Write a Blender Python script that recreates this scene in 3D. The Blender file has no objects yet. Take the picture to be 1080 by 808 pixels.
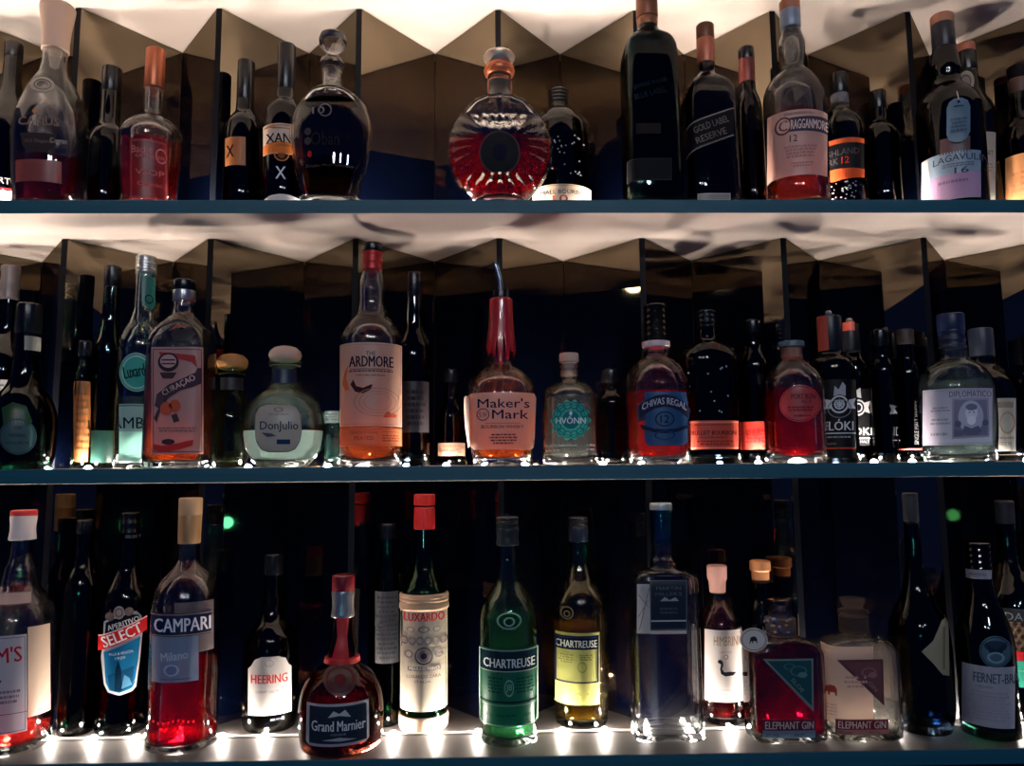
import bpy, bmesh, math, random
from mathutils import Vector, Matrix
from mathutils.geometry import tessellate_polygon

# ------------------------------------------------------------------ camera, world, exposure
FPX, PITCH, YAW, ROLL = 807.6, 0.11166, 0.02195, 0.00814
CAMZ = 1.5
S = bpy.context.scene
COL = S.collection
R0 = Vector((math.cos(YAW), -math.sin(YAW), 0))
F0 = Vector((math.sin(YAW), math.cos(YAW), 0))
ZZ = Vector((0, 0, 1))
FW = F0 * math.cos(PITCH) + ZZ * math.sin(PITCH)
U0 = -F0 * math.sin(PITCH) + ZZ * math.cos(PITCH)
RT = R0 * math.cos(ROLL) - U0 * math.sin(ROLL)
UP = R0 * math.sin(ROLL) + U0 * math.cos(ROLL)
cam_data = bpy.data.cameras.new('camera')
cam_data.sensor_width = 36.0
cam_data.sensor_fit = 'HORIZONTAL'
cam_data.lens = FPX * 36.0 / 1080.0
cam_data.clip_start = 0.01
cam = bpy.data.objects.new('camera', cam_data)
COL.objects.link(cam)
m4 = Matrix((RT, UP, -FW)).transposed().to_4x4()
m4.translation = Vector((0, 0, CAMZ))
cam.matrix_world = m4
S.camera = cam

LED_POWER = 1600.0
LED_COLOR = (1.0, 0.87, 0.75)
world = bpy.data.worlds.new('bar_room_gloom')
S.world = world
world.use_nodes = True
wn = world.node_tree
bg = wn.nodes['Background']
bg.inputs['Color'].default_value = (0.08, 0.16, 0.75, 1)
bg.inputs['Strength'].default_value = 0.05

def room_lamp(name, loc, target, size, power, color):
    d = bpy.data.lights.new(name, 'AREA')
    d.shape = 'DISK'
    d.size = size
    d.energy = power
    d.color = color
    o = bpy.data.objects.new(name, d)
    COL.objects.link(o)
    o.location = loc
    o.rotation_euler = (Vector(target) - Vector(loc)).to_track_quat('-Z', 'Y').to_euler()
    return o
def unseen_lamp(loc, power, color, radius=.05):
    d = bpy.data.lights.new('unseen_room_lamp', 'POINT')
    d.energy = power; d.color = color; d.shadow_soft_size = radius
    o = bpy.data.objects.new('unseen_room_lamp', d); COL.objects.link(o); o.location = loc
unseen_lamp((-0.35, -1.3, 2.45), 12.0, (0.95, 0.84, 0.85))  # added fill lamps, out of view, for label light and small highlights
unseen_lamp((0.55, -1.2, 2.40), 11.0, (0.70, 0.86, 1.0))
unseen_lamp((0.10, -2.0, 2.60), 8.0, (0.70, 0.85, 1.0))
unseen_lamp((-0.40, -1.3, 1.265), 1.3, (0.10, 0.95, 0.80), .026)     # teal lamp across the room

S.view_settings.view_transform = 'Standard'
S.view_settings.look = 'None'
S.view_settings.exposure = 1.0
S.view_settings.gamma = 1.0
S.view_settings.use_curve_mapping = False
cy = S.cycles
cy.max_bounces = 14
cy.diffuse_bounces = 4
cy.glossy_bounces = 6
cy.transmission_bounces = 12
cy.transparent_max_bounces = 32
cy.sample_clamp_indirect = 4.0
cy.caustics_reflective = True
cy.caustics_refractive = True
cy.blur_glossy = 0.4

# ------------------------------------------------------------------ geometry of the back bar
SPACE, X0 = 0.2133, 0.00732            # ridge spacing of the mirror zigzag
YF, YR, YV = 1.0, 1.11144, 1.23659     # shelf front, ridge, valley
T = 0.01897
ZT, ZM, ZB, ZC = CAMZ + .36142, CAMZ + .00419, CAMZ - .35659, CAMZ + .70543
YLED = 1.089
XL, XR = -1.02, 1.02
SHELF = {'T': ZT, 'M': ZM, 'B': ZB}

def ray(x, y):
    return FW * FPX + RT * (x - 540) - UP * (y - 404)
def unp(x, y, Y):                      # pixel ray meets the vertical plane at depth Y
    d = ray(x, y)
    k = Y / d.y
    return d.x * k, CAMZ + d.z * k
def floor_y(x, y, z):                  # pixel ray meets the horizontal plane z
    d = ray(x, y)
    return d.y * (z - CAMZ) / d.z

# ------------------------------------------------------------------ materials
MATS = {}
def lin(c):
    return tuple(((v / 255) / 12.92 if v / 255 <= .04045 else ((v / 255 + .055) / 1.055) ** 2.4) for v in c)
def mat(key, fn):
    if key not in MATS:
        m = bpy.data.materials.new(key if isinstance(key, str) else '_'.join(str(k) for k in key))
        m.use_nodes = True
        nt = m.node_tree
        nt.nodes.clear()
        out = nt.nodes.new('ShaderNodeOutputMaterial')
        sh = fn(nt)
        nt.links.new(sh, out.inputs['Surface'])
        MATS[key] = m
    return MATS[key]
def N(nt, t, **kw):
    n = nt.nodes.new(t)
    for k, v in kw.items():
        if k in ('distribution', 'noise_dimensions', 'blend_type', 'wave_type', 'bands_direction'):
            setattr(n, k, v)
        else:
            n.inputs[k.replace('_', ' ')].default_value = v
    return n
def mix(nt, f, a, b):
    n = nt.nodes.new('ShaderNodeMixShader')
    if isinstance(f, (int, float)): n.inputs[0].default_value = f
    else: nt.links.new(f, n.inputs[0])
    nt.links.new(a, n.inputs[1]); nt.links.new(b, n.inputs[2])
    return n.outputs[0]
def c4(c): return (c[0], c[1], c[2], 1)
def solid(c, rough=.5, metal=0., spec=.5, coat=0.):
    c = tuple(c)
    def f(nt):
        p = N(nt, 'ShaderNodeBsdfPrincipled', Base_Color=c4(lin(c)), Roughness=rough, Metallic=metal, Specular_IOR_Level=spec, Coat_Weight=coat)
        nz = N(nt, 'ShaderNodeTexNoise', Scale=180.0, Detail=3.0)
        b = N(nt, 'ShaderNodeBump', Strength=0.06, Distance=0.001)
        nt.links.new(nz.outputs['Fac'], b.inputs['Height'])
        nt.links.new(b.outputs[0], p.inputs['Normal'])
        return p.outputs[0]
    return mat(('solid',) + c + (rough, metal, spec, coat), f)
def paper(c, tr=.35):
    c = tuple(c)
    def f(nt):
        nz = N(nt, 'ShaderNodeTexNoise', Scale=90.0, Detail=4.0)
        mx = N(nt, 'ShaderNodeMixRGB', blend_type='MULTIPLY', Fac=.18, Color1=c4(lin(c)))
        nt.links.new(nz.outputs['Color'], mx.inputs['Color2'])
        d = N(nt, 'ShaderNodeBsdfDiffuse'); t = N(nt, 'ShaderNodeBsdfTranslucent')
        nt.links.new(mx.outputs[0], d.inputs['Color']); nt.links.new(mx.outputs[0], t.inputs['Color'])
        g = N(nt, 'ShaderNodeBsdfGlossy', Color=(1, 1, 1, 1), Roughness=.35)
        a = mix(nt, tr, d.outputs[0], t.outputs[0])
        return mix(nt, .03, a, g.outputs[0])
    return mat(('paper',) + c + (tr,), f)
def ink(c):
    c = tuple(c)
    return mat(('ink',) + c, lambda nt: N(nt, 'ShaderNodeBsdfDiffuse', Color=c4(lin(c))).outputs[0])
def glass(tint=(.93, .95, .95), real=.45, rough=0.0):
    tint = tuple(tint)
    def f(nt):
        fr = N(nt, 'ShaderNodeFresnel', IOR=1.5)
        tr = N(nt, 'ShaderNodeBsdfTransparent', Color=c4(tint))
        gl = N(nt, 'ShaderNodeBsdfGlossy', Color=(1, 1, 1, 1), Roughness=.03)
        thin = mix(nt, fr.outputs[0], tr.outputs[0], gl.outputs[0])
        g = N(nt, 'ShaderNodeBsdfGlass', Color=c4(tint), IOR=1.47, Roughness=rough)
        return mix(nt, real, thin, g.outputs[0])
    return mat(('glass',) + tint + (real, rough), f)
def liquid(c, tl=.3, real=.3):
    if tl < .56: tl *= .5; c = tuple(min(1, v*.9) for v in c)
    c = tuple(c)
    def f(nt):
        tr = N(nt, 'ShaderNodeBsdfTransparent', Color=c4(c))
        t = N(nt, 'ShaderNodeBsdfTranslucent', Color=c4(c))
        g = N(nt, 'ShaderNodeBsdfGlass', Color=c4(c), IOR=1.2, Roughness=0.05)
        a = mix(nt, tl, tr.outputs[0], t.outputs[0])
        return mix(nt, real, a, g.outputs[0])
    return mat(('liquid',) + c + (tl, real), f)

CLEAR = glass()
AQUA = glass((.80, .93, .92))
HEAVY = glass((.95, .96, .96), 1.0)
GREEN = glass((.10, .34, .20), .3)
OLIVE = glass((.40, .50, .38), .4)
DARKGREEN = glass((.02, .10, .07), .25)
BROWN = glass((.16, .06, .03), .25)
NIGHT = glass((.03, .05, .08), .25)
SMOKE = glass((.30, .32, .34), .3)
TEALG = glass((.25, .50, .52), .4)
REDG = glass((.30, .05, .03), .35)

def led_shader(nt):
    e = N(nt, 'ShaderNodeEmission', Color=c4(LED_COLOR), Strength=LED_POWER)
    return e.outputs[0]
LEDM = mat('led_emitter', led_shader)

def mirror_shader(nt):
    g = N(nt, 'ShaderNodeBsdfGlossy', Color=(.17, .136, .092, 1), Roughness=.015)
    d = N(nt, 'ShaderNodeBsdfDiffuse', Color=(.004, .009, .040, 1))
    nz = N(nt, 'ShaderNodeTexNoise', Scale=6.0, Detail=3.0)
    mr = N(nt, 'ShaderNodeMapRange', To_Min=.01, To_Max=.035)
    nt.links.new(nz.outputs['Fac'], mr.inputs['Value'])
    nt.links.new(mr.outputs[0], g.inputs['Roughness'])
    return mix(nt, .93, d.outputs[0], g.outputs[0])
MIRROR = mat('bronze_smoked_mirror', mirror_shader)
EDGE = solid((7, 10, 18), .5, spec=.12)

def board_shader(top):
    def f(nt):
        p = N(nt, 'ShaderNodeBsdfPrincipled', Roughness=.55)
        nz = N(nt, 'ShaderNodeTexNoise', Scale=3.5, Detail=5.0)
        sc = N(nt, 'ShaderNodeTexNoise', Scale=60.0, Detail=4.0)
        cr = nt.nodes.new('ShaderNodeValToRGB')
        a, b = top
        cr.color_ramp.elements[0].position = .3; cr.color_ramp.elements[0].color = c4(lin(a))
        cr.color_ramp.elements[1].position = .7; cr.color_ramp.elements[1].color = c4(lin(b))
        nt.links.new(nz.outputs['Fac'], cr.inputs[0])
        nt.links.new(cr.outputs[0], p.inputs['Base Color'])
        bp = N(nt, 'ShaderNodeBump', Strength=.08, Distance=.002)
        nt.links.new(sc.outputs['Fac'], bp.inputs['Height'])
        nt.links.new(bp.outputs[0], p.inputs['Normal'])
        return p.outputs[0]
    return f
BOARD_WHITE = mat('off_white_board', board_shader(((205, 190, 182), (222, 210, 203))))
BOARD_TOP = mat('grey_board_top', board_shader(((58, 54, 54), (74, 68, 66))))
BOARD_EDGE = mat('blue_black_edge', board_shader(((6, 76, 92), (10, 86, 104))))
WALLM = mat('dark_wall_paint', board_shader(((14, 16, 26), (18, 20, 32))))

# ------------------------------------------------------------------ mesh helpers
def link(name, verts, faces, mats, parent=None, midx=None, smooth=True):
    me = bpy.data.meshes.new(name)
    me.from_pydata([tuple(v) for v in verts], [], faces)
    if not isinstance(mats, (list, tuple)): mats = [mats]
    for m in mats: me.materials.append(m)
    if midx:
        for p, i in zip(me.polygons, midx): p.material_index = i
    if smooth:
        for p in me.polygons: p.use_smooth = True
    me.update()
    o = bpy.data.objects.new(name, me)
    COL.objects.link(o)
    if parent: o.parent = parent
    return o
def box_data(a, b):
    x0, y0, z0 = a; x1, y1, z1 = b
    v = [(x0,y0,z0),(x1,y0,z0),(x1,y1,z0),(x0,y1,z0),(x0,y0,z1),(x1,y0,z1),(x1,y1,z1),(x0,y1,z1)]
    f = [(0,3,2,1),(4,5,6,7),(0,1,5,4),(1,2,6,5),(2,3,7,6),(3,0,4,7)]
    return v, f
def empty(name, loc, label, cat, group=None):
    o = bpy.data.objects.new(name, None)
    o.empty_display_size = .02
    COL.objects.link(o)
    o.location = loc
    o['label'] = label; o['category'] = cat
    if group: o['group'] = group
    return o

# ------------------------------------------------------------------ the setting
def shelf_board(name, z, label):
    v, f = box_data((XL, YF, z - T), (XR, 1.262, z))
    # bottom, top, front, right, back, left
    o = link(name, v, f, [BOARD_WHITE, BOARD_TOP, BOARD_EDGE], midx=[0, 1, 2, 2, 0, 2], smooth=False)
    bv = o.modifiers.new('bevel', 'BEVEL'); bv.width = .0012; bv.segments = 2; bv.material = -1
    if label:
        o['label'] = label; o['category'] = 'shelf'
    return o
shelf_board('shelf_board', ZT, 'long dark-edged shelf board carrying the top row of bottles')
shelf_board('shelf_board', ZM, 'long dark-edged shelf board carrying the middle row of bottles')
shelf_board('shelf_board', ZB, 'long dark-edged shelf board carrying the bottom row, its grey top in view')
v, f = box_data((XL, .80, ZC), (XR, 1.262, ZC + .03))
o = link('ceiling', v, f, BOARD_WHITE, smooth=False); o['kind'] = 'structure'
v, f = box_data((XL, 1.262, ZB - .4), (XR, 1.30, ZC + .03))
o = link('wall_back', v, f, WALLM, smooth=False); o['kind'] = 'structure'
for nm, x in (('wall_left', XL - .02), ('wall_right', XR)):
    v, f = box_data((x, YF, ZB - .4), (x + .02, 1.262, ZC))
    o = link(nm, v, f, WALLM, smooth=False); o['kind'] = 'structure'

TH = .006
def mirror_row(z0, z1, label):
    r = empty('mirror_backing', (0, YV, z0), label, 'mirror')
    dx, dy = SPACE / 2, YV - YR
    L = math.hypot(dx, dy)
    for i in range(-5, 5):
        xr = X0 + SPACE * i
        for s in (-1, 1):
            # ridge edge -> valley edge, thickness goes to the back
            p0 = Vector((xr + s * .0001, YR, 0)); p1 = Vector((xr + s * (dx - .0004), YV, 0))
            d = (p1 - p0).normalized(); n = Vector((-d.y, d.x, 0)) * (1 if s > 0 else -1)
            if n.y < 0: n = -n
            if abs(xr) + dx > XR: continue
            q = []
            for z in (z0 + .0008 - z0, z1 - .0012 - z0):
                for p in (p0 - n * 0 , p1, p1 + n * TH, p0 + n * TH):
                    # the ridge end is cut square and pulled aside so both glass edges show
                    q.append((p.x, p.y - YV, z))
            sh = s * .0042
            q = [(x + (sh if k % 4 in (0, 3) else 0), y + (0), z) for k, (x, y, z) in enumerate(q)]
            # dark polished end facing the room
            f = [(0,3,2,1),(4,5,6,7),(0,1,5,4),(1,2,6,5),(2,3,7,6),(3,0,4,7)]
            link('mirror_panel', q, f, [MIRROR, EDGE], r, midx=[1, 1, 0, 1, 1, 1], smooth=False)
        v, f = box_data((xr - .0042, YR - YV - .0008, .0008), (xr + .0042, YR - YV + .006, z1 - z0 - .0012))
        link('corner_edge', v, f, EDGE, r, smooth=False)
    return r
mirror_row(ZT, ZC, 'zigzag of bronze smoked mirror panels behind the top row of bottles')
mirror_row(ZM, ZT - T, 'zigzag of bronze smoked mirror panels behind the middle row of bottles')
mirror_row(ZB, ZM - T, 'zigzag of bronze smoked mirror panels behind the bottom row of bottles')

TAPE = solid((190, 185, 175), .5)
def led_strip(z, label, pitch, off):
    r = empty('led_strip', (0, YLED, z), label, 'light strip')
    v, f = box_data((XL + .01, -.0042, .0001), (XR - .01, .0042, .0012))
    link('tape', v, f, TAPE, r, smooth=False)
    n = int((XR - XL - .1) / pitch)
    me = None
    for i in range(n):
        x = XL + .05 + off + i * pitch
        if me is None:
            v, f = [], []
            K = 10
            for (rr, hh) in ((.0040, .0012), (.0040, .0026), (.0030, .0038), (.0013, .0045)):
                for k in range(K):
                    a = 2 * math.pi * k / K
                    v.append((rr * math.cos(a), rr * math.sin(a), hh))
            for j in range(3):
                for k in range(K):
                    f.append((j*K+k, j*K+(k+1)%K, (j+1)*K+(k+1)%K, (j+1)*K+k))
            f.append(tuple(range(3*K, 4*K)))
            o = link('led_chip', v, f, LEDM, r); me = o.data
        else:
            o = bpy.data.objects.new('led_chip', me); COL.objects.link(o); o.parent = r
        o.location = (x, 0, 0)
led_strip(ZT, 'strip of small white lights hidden along the back of the top shelf', .0555, .0)
led_strip(ZM, 'strip of small white lights sparkling along the middle shelf', .0555, .012)
led_strip(ZB, 'strip of glowing white lights along the bottom shelf behind the front bottles', .0575, .024)

# ------------------------------------------------------------------ bottles
PLACED = []
def max_y(X, r, b):
    """largest depth at which a round/oval base stays clear of the mirror zigzag"""
    best = YR - .001 - b
    y = 1.20
    dx, dy = SPACE / 2, YV - YR
    L = math.hypot(dx, dy)
    while y > best:
        ok = True
        for k in range(24):
            a = 2 * math.pi * k / 24
            px, py = X + (r + .0015) * math.cos(a), y + (b + .0015) * math.sin(a)
            u = ((px - X0) / SPACE) % 1.0
            u = min(u, 1 - u) * 2                # 0 at a ridge, 1 at a valley
            lim = YR + dy * u - (.001 if u > .08 else .002)
            if py > lim: ok = False; break
        if ok: return y
        y -= .002
    return best

def pchip(pts, n):
    """monotone cubic through (y, r) pairs, pixel rows increasing"""
    ys = [p[0] for p in pts]; rs = [p[1] for p in pts]
    k = len(pts)
    h = [ys[i+1] - ys[i] for i in range(k-1)]
    d = [(rs[i+1] - rs[i]) / h[i] for i in range(k-1)]
    m = [d[0]] + [0 if d[i-1]*d[i] <= 0 else 2*d[i-1]*d[i]/(d[i-1]+d[i]) for i in range(1, k-1)] + [d[-1]]
    out = []
    for i in range(k-1):
        steps = max(2, min(8, int(h[i] / 3) + 1))
        for j in range(steps):
            t = j / steps
            h00 = 2*t**3 - 3*t**2 + 1; h10 = t**3 - 2*t**2 + t; h01 = -2*t**3 + 3*t**2; h11 = t**3 - t**2
            out.append((ys[i] + t*h[i], h00*rs[i] + h10*h[i]*m[i] + h01*rs[i+1] + h11*h[i]*m[i+1]))
    out.append((ys[-1], rs[-1]))
    return out

def section(a, b, n, K, z, phase=0):
    v = []
    for k in range(K):
        t = 2*math.pi*(k + .5)/K
        c, s = math.cos(t), math.sin(t)
        v.append((a*math.copysign(abs(c)**(2/n), c), b*math.copysign(abs(s)**(2/n), s), z))
    return v
def loft(rings, closed_top=True, closed_bottom=True, flip=False):
    K = len(rings[0]); v = [p for r in rings for p in r]; f = []
    for i in range(len(rings)-1):
        for k in range(K):
            a, b, c, d = i*K+k, i*K+(k+1)%K, (i+1)*K+(k+1)%K, (i+1)*K+k
            f.append((a, d, c, b) if not flip else (a, b, c, d))
    if closed_top: f.append(tuple(range(K)) if not flip else tuple(reversed(range(K))))
    if closed_bottom:
        o = (len(rings)-1)*K
        f.append(tuple(reversed(range(o, o+K))) if not flip else tuple(range(o, o+K)))
    return v, f

class Bottle:
    def __init__(s, kind, label, cat, row, cx, prof, gl=None, Y=None, n=2.0, ratio=1.0, group=None, wall=.0022, K=44, ref=None):
        s.row, s.n, s.ratio, s.K, s.gl = row, n, ratio, K, gl or CLEAR
        z0 = SHELF[row]
        s.mx = max(p[1] for p in prof)
        yb = prof[-1][0]
        ref = ref or (yb - .3 * (yb - prof[0][0]))
        if Y is None:
            if row == 'B':
                Y = floor_y(cx, yb, z0) + prof[-1][1] / FPX * ratio
            else: Y = YF + .012 + s.mx * ratio / FPX * 1.08
        for _ in range(3):
            a = unp(cx - s.mx, ref, Y)[0]; b = unp(cx + s.mx, ref, Y)[0]
            X, R = (a + b) / 2, (b - a) / 2
            Y = min(Y, max_y(X, R, R * ratio))
        for (x2, y2, r2, b2, l2, row2) in PLACED:
            if row2 == row:
                q = math.hypot((X-x2)/(R+r2), (Y-y2)/(R*ratio+b2))
                if q < .99: print('OVERLAP %.2f' % q, label[:44], '|', l2[:44], 'Y %.3f %.3f' % (Y, y2))
        PLACED.append((X, Y, R, R*ratio, label, row))
        s.X, s.Y, s.R, s.z0, s.cx, s.ref = X, Y, R, z0, cx, ref
        s.scale = R / s.mx                   # metres per pixel at this bottle
        s.root = empty(kind, (X, Y, z0), label, cat, group)
        pts = [(s.zl(y), r * s.scale) for y, r in pchip(prof, 0)]
        pts[-1] = (0.0, pts[-1][1])
        pts = [p for p in pts[:-1] if p[0] > .002] + [pts[-1]]
        s.pts = pts
        s.wall = wall
        s.body(wall)
    def colx(s, y):                           # pixel column of the axis at pixel row y
        z = unp(s.cx, y, s.Y)[1]
        p = Vector((s.X, s.Y, z - CAMZ)); d = p.dot(FW)
        return 540 + FPX * p.dot(RT) / d
    def zl(s, y):
        x = s.cx
        for _ in range(2):
            z = unp(x, y, s.Y)[1]
            p = Vector((s.X, s.Y, z - CAMZ)); x = 540 + FPX * p.dot(RT) / p.dot(FW)
        return unp(x, y, s.Y)[1] - s.z0
    def sec(s, r):
        t = max(0, min(1, (r / s.R - .5) / .35)); t = t*t*(3-2*t)
        return 2 + (s.n - 2)*t, 1 + (s.ratio - 1)*t
    def rad(s, z):
        P = s.pts
        if z >= P[0][0]: return P[0][1]
        for i in range(len(P)-1):
            if P[i+1][0] <= z <= P[i][0]:
                t = (z - P[i+1][0]) / max(1e-9, P[i][0] - P[i+1][0])
                return P[i+1][1] + t*(P[i][1] - P[i+1][1])
        return P[-1][1]
    def ring(s, r, z, off=0.0):
        n, q = s.sec(r)
        return section(max(r + off, .0005), max(r*q + off, .0005), n, s.K, z)
    def body(s, w):
        P = s.pts
        rings = [s.ring(r, z) for z, r in P]
        # rounded heel
        zb, rb = P[-1]
        rings[-1] = s.ring(rb, .0015)
        rings.append(s.ring(rb - .002, 0.0)); 
        rings.append(s.ring(rb*.72, 0.0)); rings.append(s.ring(rb*.45, .004)); rings.append(s.ring(rb*.05, .007))
        v1, f1 = loft(rings, False, True)
        inner = [s.ring(r - w, z) for z, r in P if z > .012]
        inner.append(s.ring(s.rad(.012) - w - .001, .0105)); inner.append(s.ring(s.rad(.01)*.8 - w, .0085))
        inner.append(s.ring(s.rad(.01)*.4, .010)); inner.append(s.ring(.001, .0115))
        v2, f2 = loft(inner, False, True, flip=True)
        o = len(v1)
        K = s.K
        v = v1 + v2; f = f1 + [tuple(i + o for i in q) for q in f2]
        for k in range(K):                    # lip
            f.append((k, (k+1) % K, o + (k+1) % K, o + k))
        s.glass = link('glass_body', v, f, s.gl, s.root)
        return s.glass
    def fill(s, y, m, name='liquid', gap=.0004, y1=None):
        zt = s.zl(y); w = s.wall + gap
        zb = .0115 if y1 is None else s.zl(y1)
        P = [(z, r) for z, r in s.pts if zb + .002 < z < zt - .001]
        P = [(zt, s.rad(zt))] + P + [(zb, s.rad(zb))]
        rings = [s.ring(r - w, z) for z, r in P]
        rings[-1] = s.ring(s.rad(zb) - w - .0012, zb)
        v, f = loft(rings)
        return link(name, v, f, m, s.root)
    def lathe(s, name, prof, m, n=2.0, q=1.0, parent=None, K=36, smooth=True):
        rings = [section(r*s.scale, r*s.scale*q, n, K, s.zl(y)) for y, r in prof]
        v, f = loft(rings)
        o = link(name, v, f, m, parent or s.root)
        if smooth:
            mod = o.modifiers.new('edge_split', 'EDGE_SPLIT'); mod.split_angle = math.radians(38)
        return o
    def cap(s, name, y0, y1, hw, m, hw1=None, ridges=0, parent=None, over=0):
        hw1 = hw1 or hw
        pr = [(y0, hw*.90), (y0 + .8, hw*.985), (y0 + 1.6, hw)]
        if ridges:
            st = (y1 - y0 - 3) / ridges
            for k in range(ridges):
                a = y0 + 2 + k*st; t = (a - y0)/(y1 - y0); h = hw + (hw1 - hw)*t
                pr += [(a + st*.1, h), (a + st*.35, h*.94), (a + st*.65, h*.94), (a + st*.9, h)]
        pr += [(y1 - .6, hw1), (y1, hw1*.97)]
        return s.lathe(name, pr, m, parent=parent)
    # ---- anything printed or pasted on the front of the glass
    def surf(s, x, y, off):
        yc = s.Y - s.R*s.ratio*.9
        xc = s.colx(y)
        for _ in range(3):
            z = unp(xc, y, yc)[1] - s.z0
            r = s.rad(z); n, q = s.sec(r)
            yc = s.Y - r*q
        # first crossing of the pixel's ray with the horizontal section at this height
        d = ray(x, y); kx = d.x / d.y
        g = lambda Y: (abs((kx*Y - s.X)/r))**n + (abs((Y - s.Y)/(r*q)))**n - 1
        Ya, st, hit = s.Y - r*q, 2*r*q/28, None
        best = (9, Ya)
        for i in range(29):
            v = g(Ya + st*i)
            if v < best[0]: best = (v, Ya + st*i)
            if v <= 0: hit = i; break
        s.clip = hit is None
        if hit is None: Yp = best[1]
        else:
            lo, hi = Ya + st*(hit-1), Ya + st*hit
            for _ in range(12):
                mid = (lo + hi)/2
                if g(mid) <= 0: hi = mid
                else: lo = mid
            Yp = hi
        X = kx*Yp - s.X
        u = max(-.9999, min(.9999, X/r)); yy = Yp - s.Y
        lim = (r*q)*(1 - abs(u)**n)**(1/n)
        yy = -lim if yy <= 0 else lim
        X = u*r
        nx = abs(u)**(n-1) * math.copysign(1, X) / r; ny = math.copysign((max(0, 1 - abs(u)**n))**((n-1)/n) / (r*q), yy)
        L = math.hypot(nx, ny) or 1
        return (X + nx/L*off, yy + ny/L*off, z)
    def sheet(s, shape, off):
        """shape -> (verts, faces) on the surface"""
        k = shape[0]; pts = []; f = []
        if k == 'r':
            _, x0, y0, x1, y1 = shape[:5]
            nx = max(2, int(abs(x1-x0)/3)); ny = max(2, int(abs(y1-y0)/5))
            for j in range(ny+1):
                for i in range(nx+1): pts.append((x0+(x1-x0)*i/nx, y0+(y1-y0)*j/ny))
            for j in range(ny):
                for i in range(nx):
                    a = j*(nx+1)+i; f.append((a, a+nx+1, a+nx+2, a+1))
        elif k in ('e', 'ring'):
            if k == 'e': _, cx, cy_, rx, ry = shape[:5]; r0 = 0
            else: _, cx, cy_, rx, ry, r0 = shape[:6]
            M = 32; J = max(1, int(max(rx, ry)*(1-r0)/2.5))
            if r0 == 0: pts.append((cx, cy_))
            base = len(pts)
            for j in range(J+1):
                t = r0 + (1-r0)*j/J
                if r0 == 0 and j == 0: continue
                for i in range(M): pts.append((cx+rx*t*math.cos(2*math.pi*i/M), cy_+ry*t*math.sin(2*math.pi*i/M)))
            nr = (len(pts)-base)//M
            if r0 == 0:
                for i in range(M): f.append((0, base+i, base+(i+1) % M))
            for j in range(nr-1):
                for i in range(M):
                    a = base+j*M
                    f.append((a+i, a+M+i, a+M+(i+1) % M, a+(i+1) % M))
        elif k == 'p':
            P = shape[1]
            tris = [tuple(P[i] for i in t) for t in tessellate_polygon([[Vector((x, y, 0)) for x, y in P]])]
            big = max(max(math.dist(t[i], t[(i+1) % 3]) for i in range(3)) for t in tris)
            for _ in range(max(0, math.ceil(math.log2(max(1, big/5))))):
                nt_ = []
                for a, b, c in tris:
                    ab, bc, ca = [((p[0]+q[0])/2, (p[1]+q[1])/2) for p, q in ((a, b), (b, c), (c, a))]
                    nt_ += [(a, ab, ca), (ab, b, bc), (ca, bc, c), (ab, bc, ca)]
                tris = nt_
            idx = {}
            for t in tris:
                q = []
                for p in t:
                    key = (round(p[0], 3), round(p[1], 3))
                    if key not in idx: idx[key] = len(pts); pts.append(p)
                    q.append(idx[key])
                a, b, c = t
                if (b[0]-a[0])*(c[1]-a[1]) - (b[1]-a[1])*(c[0]-a[0]) > 0: q.reverse()
                f.append(tuple(q))
        elif k == 't':                        # text, string, cx, cy, w, h, rot, bold
            _, txt, cx, cy_, w, h = shape[:6]
            rot = shape[6] if len(shape) > 6 else 0; bold = shape[7] if len(shape) > 7 else .01
            arch = shape[8] if len(shape) > 8 else 0
            P, f = text_mesh(txt, 0)
            ca, sa = math.cos(rot), math.sin(rot)
            e = h*bold*.5; n0 = len(P)
            P = [(u, v, -e) for u, v in P] + [(u, v, e) for u, v in P]
            f = f + [tuple(i + n0 for i in q) for q in f]
            for (u, v, sx) in P:
                a, b = (u-.5)*(w - 2*e) + sx, -(v-.5)*h
                b -= arch*(1 - (2*(u-.5))**2)
                pts.append((cx + a*ca + b*sa, cy_ - a*sa + b*ca))
        V = []; bad = set()
        for i, (x, y) in enumerate(pts):
            V.append(s.surf(x, y, off))
            if s.clip: bad.add(i)
        if k == 't': f = [q for q in f if not any(i in bad for i in q)]
        return V, f
    def label(s, shape, m, prints=(), off=.0006, name='label', lab=None, pname='lettering'):
        v, f = s.sheet(shape, off)
        o = link(name, v, f, m, s.root)
        if lab: o['label'] = lab
        if prints: s.prints(prints, o, off, pname)
        return o
    def prints(s, items, parent=None, off=.0002, name='lettering', lab=None):
        V, Fc, mi, ms = [], [], [], []
        for k, (shape, c) in enumerate(items):
            v, f = s.sheet(shape, off + .0003 + .00011*min(k, 11))
            m = ink(c)
            if m not in ms: ms.append(m)
            b = len(V); V += v; Fc += [tuple(i+b for i in q) for q in f]; mi += [ms.index(m)]*len(f)
        o = link(name, V, Fc, ms, parent or s.root, midx=mi, smooth=False)
        if lab: o['label'] = lab
        return o

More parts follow.
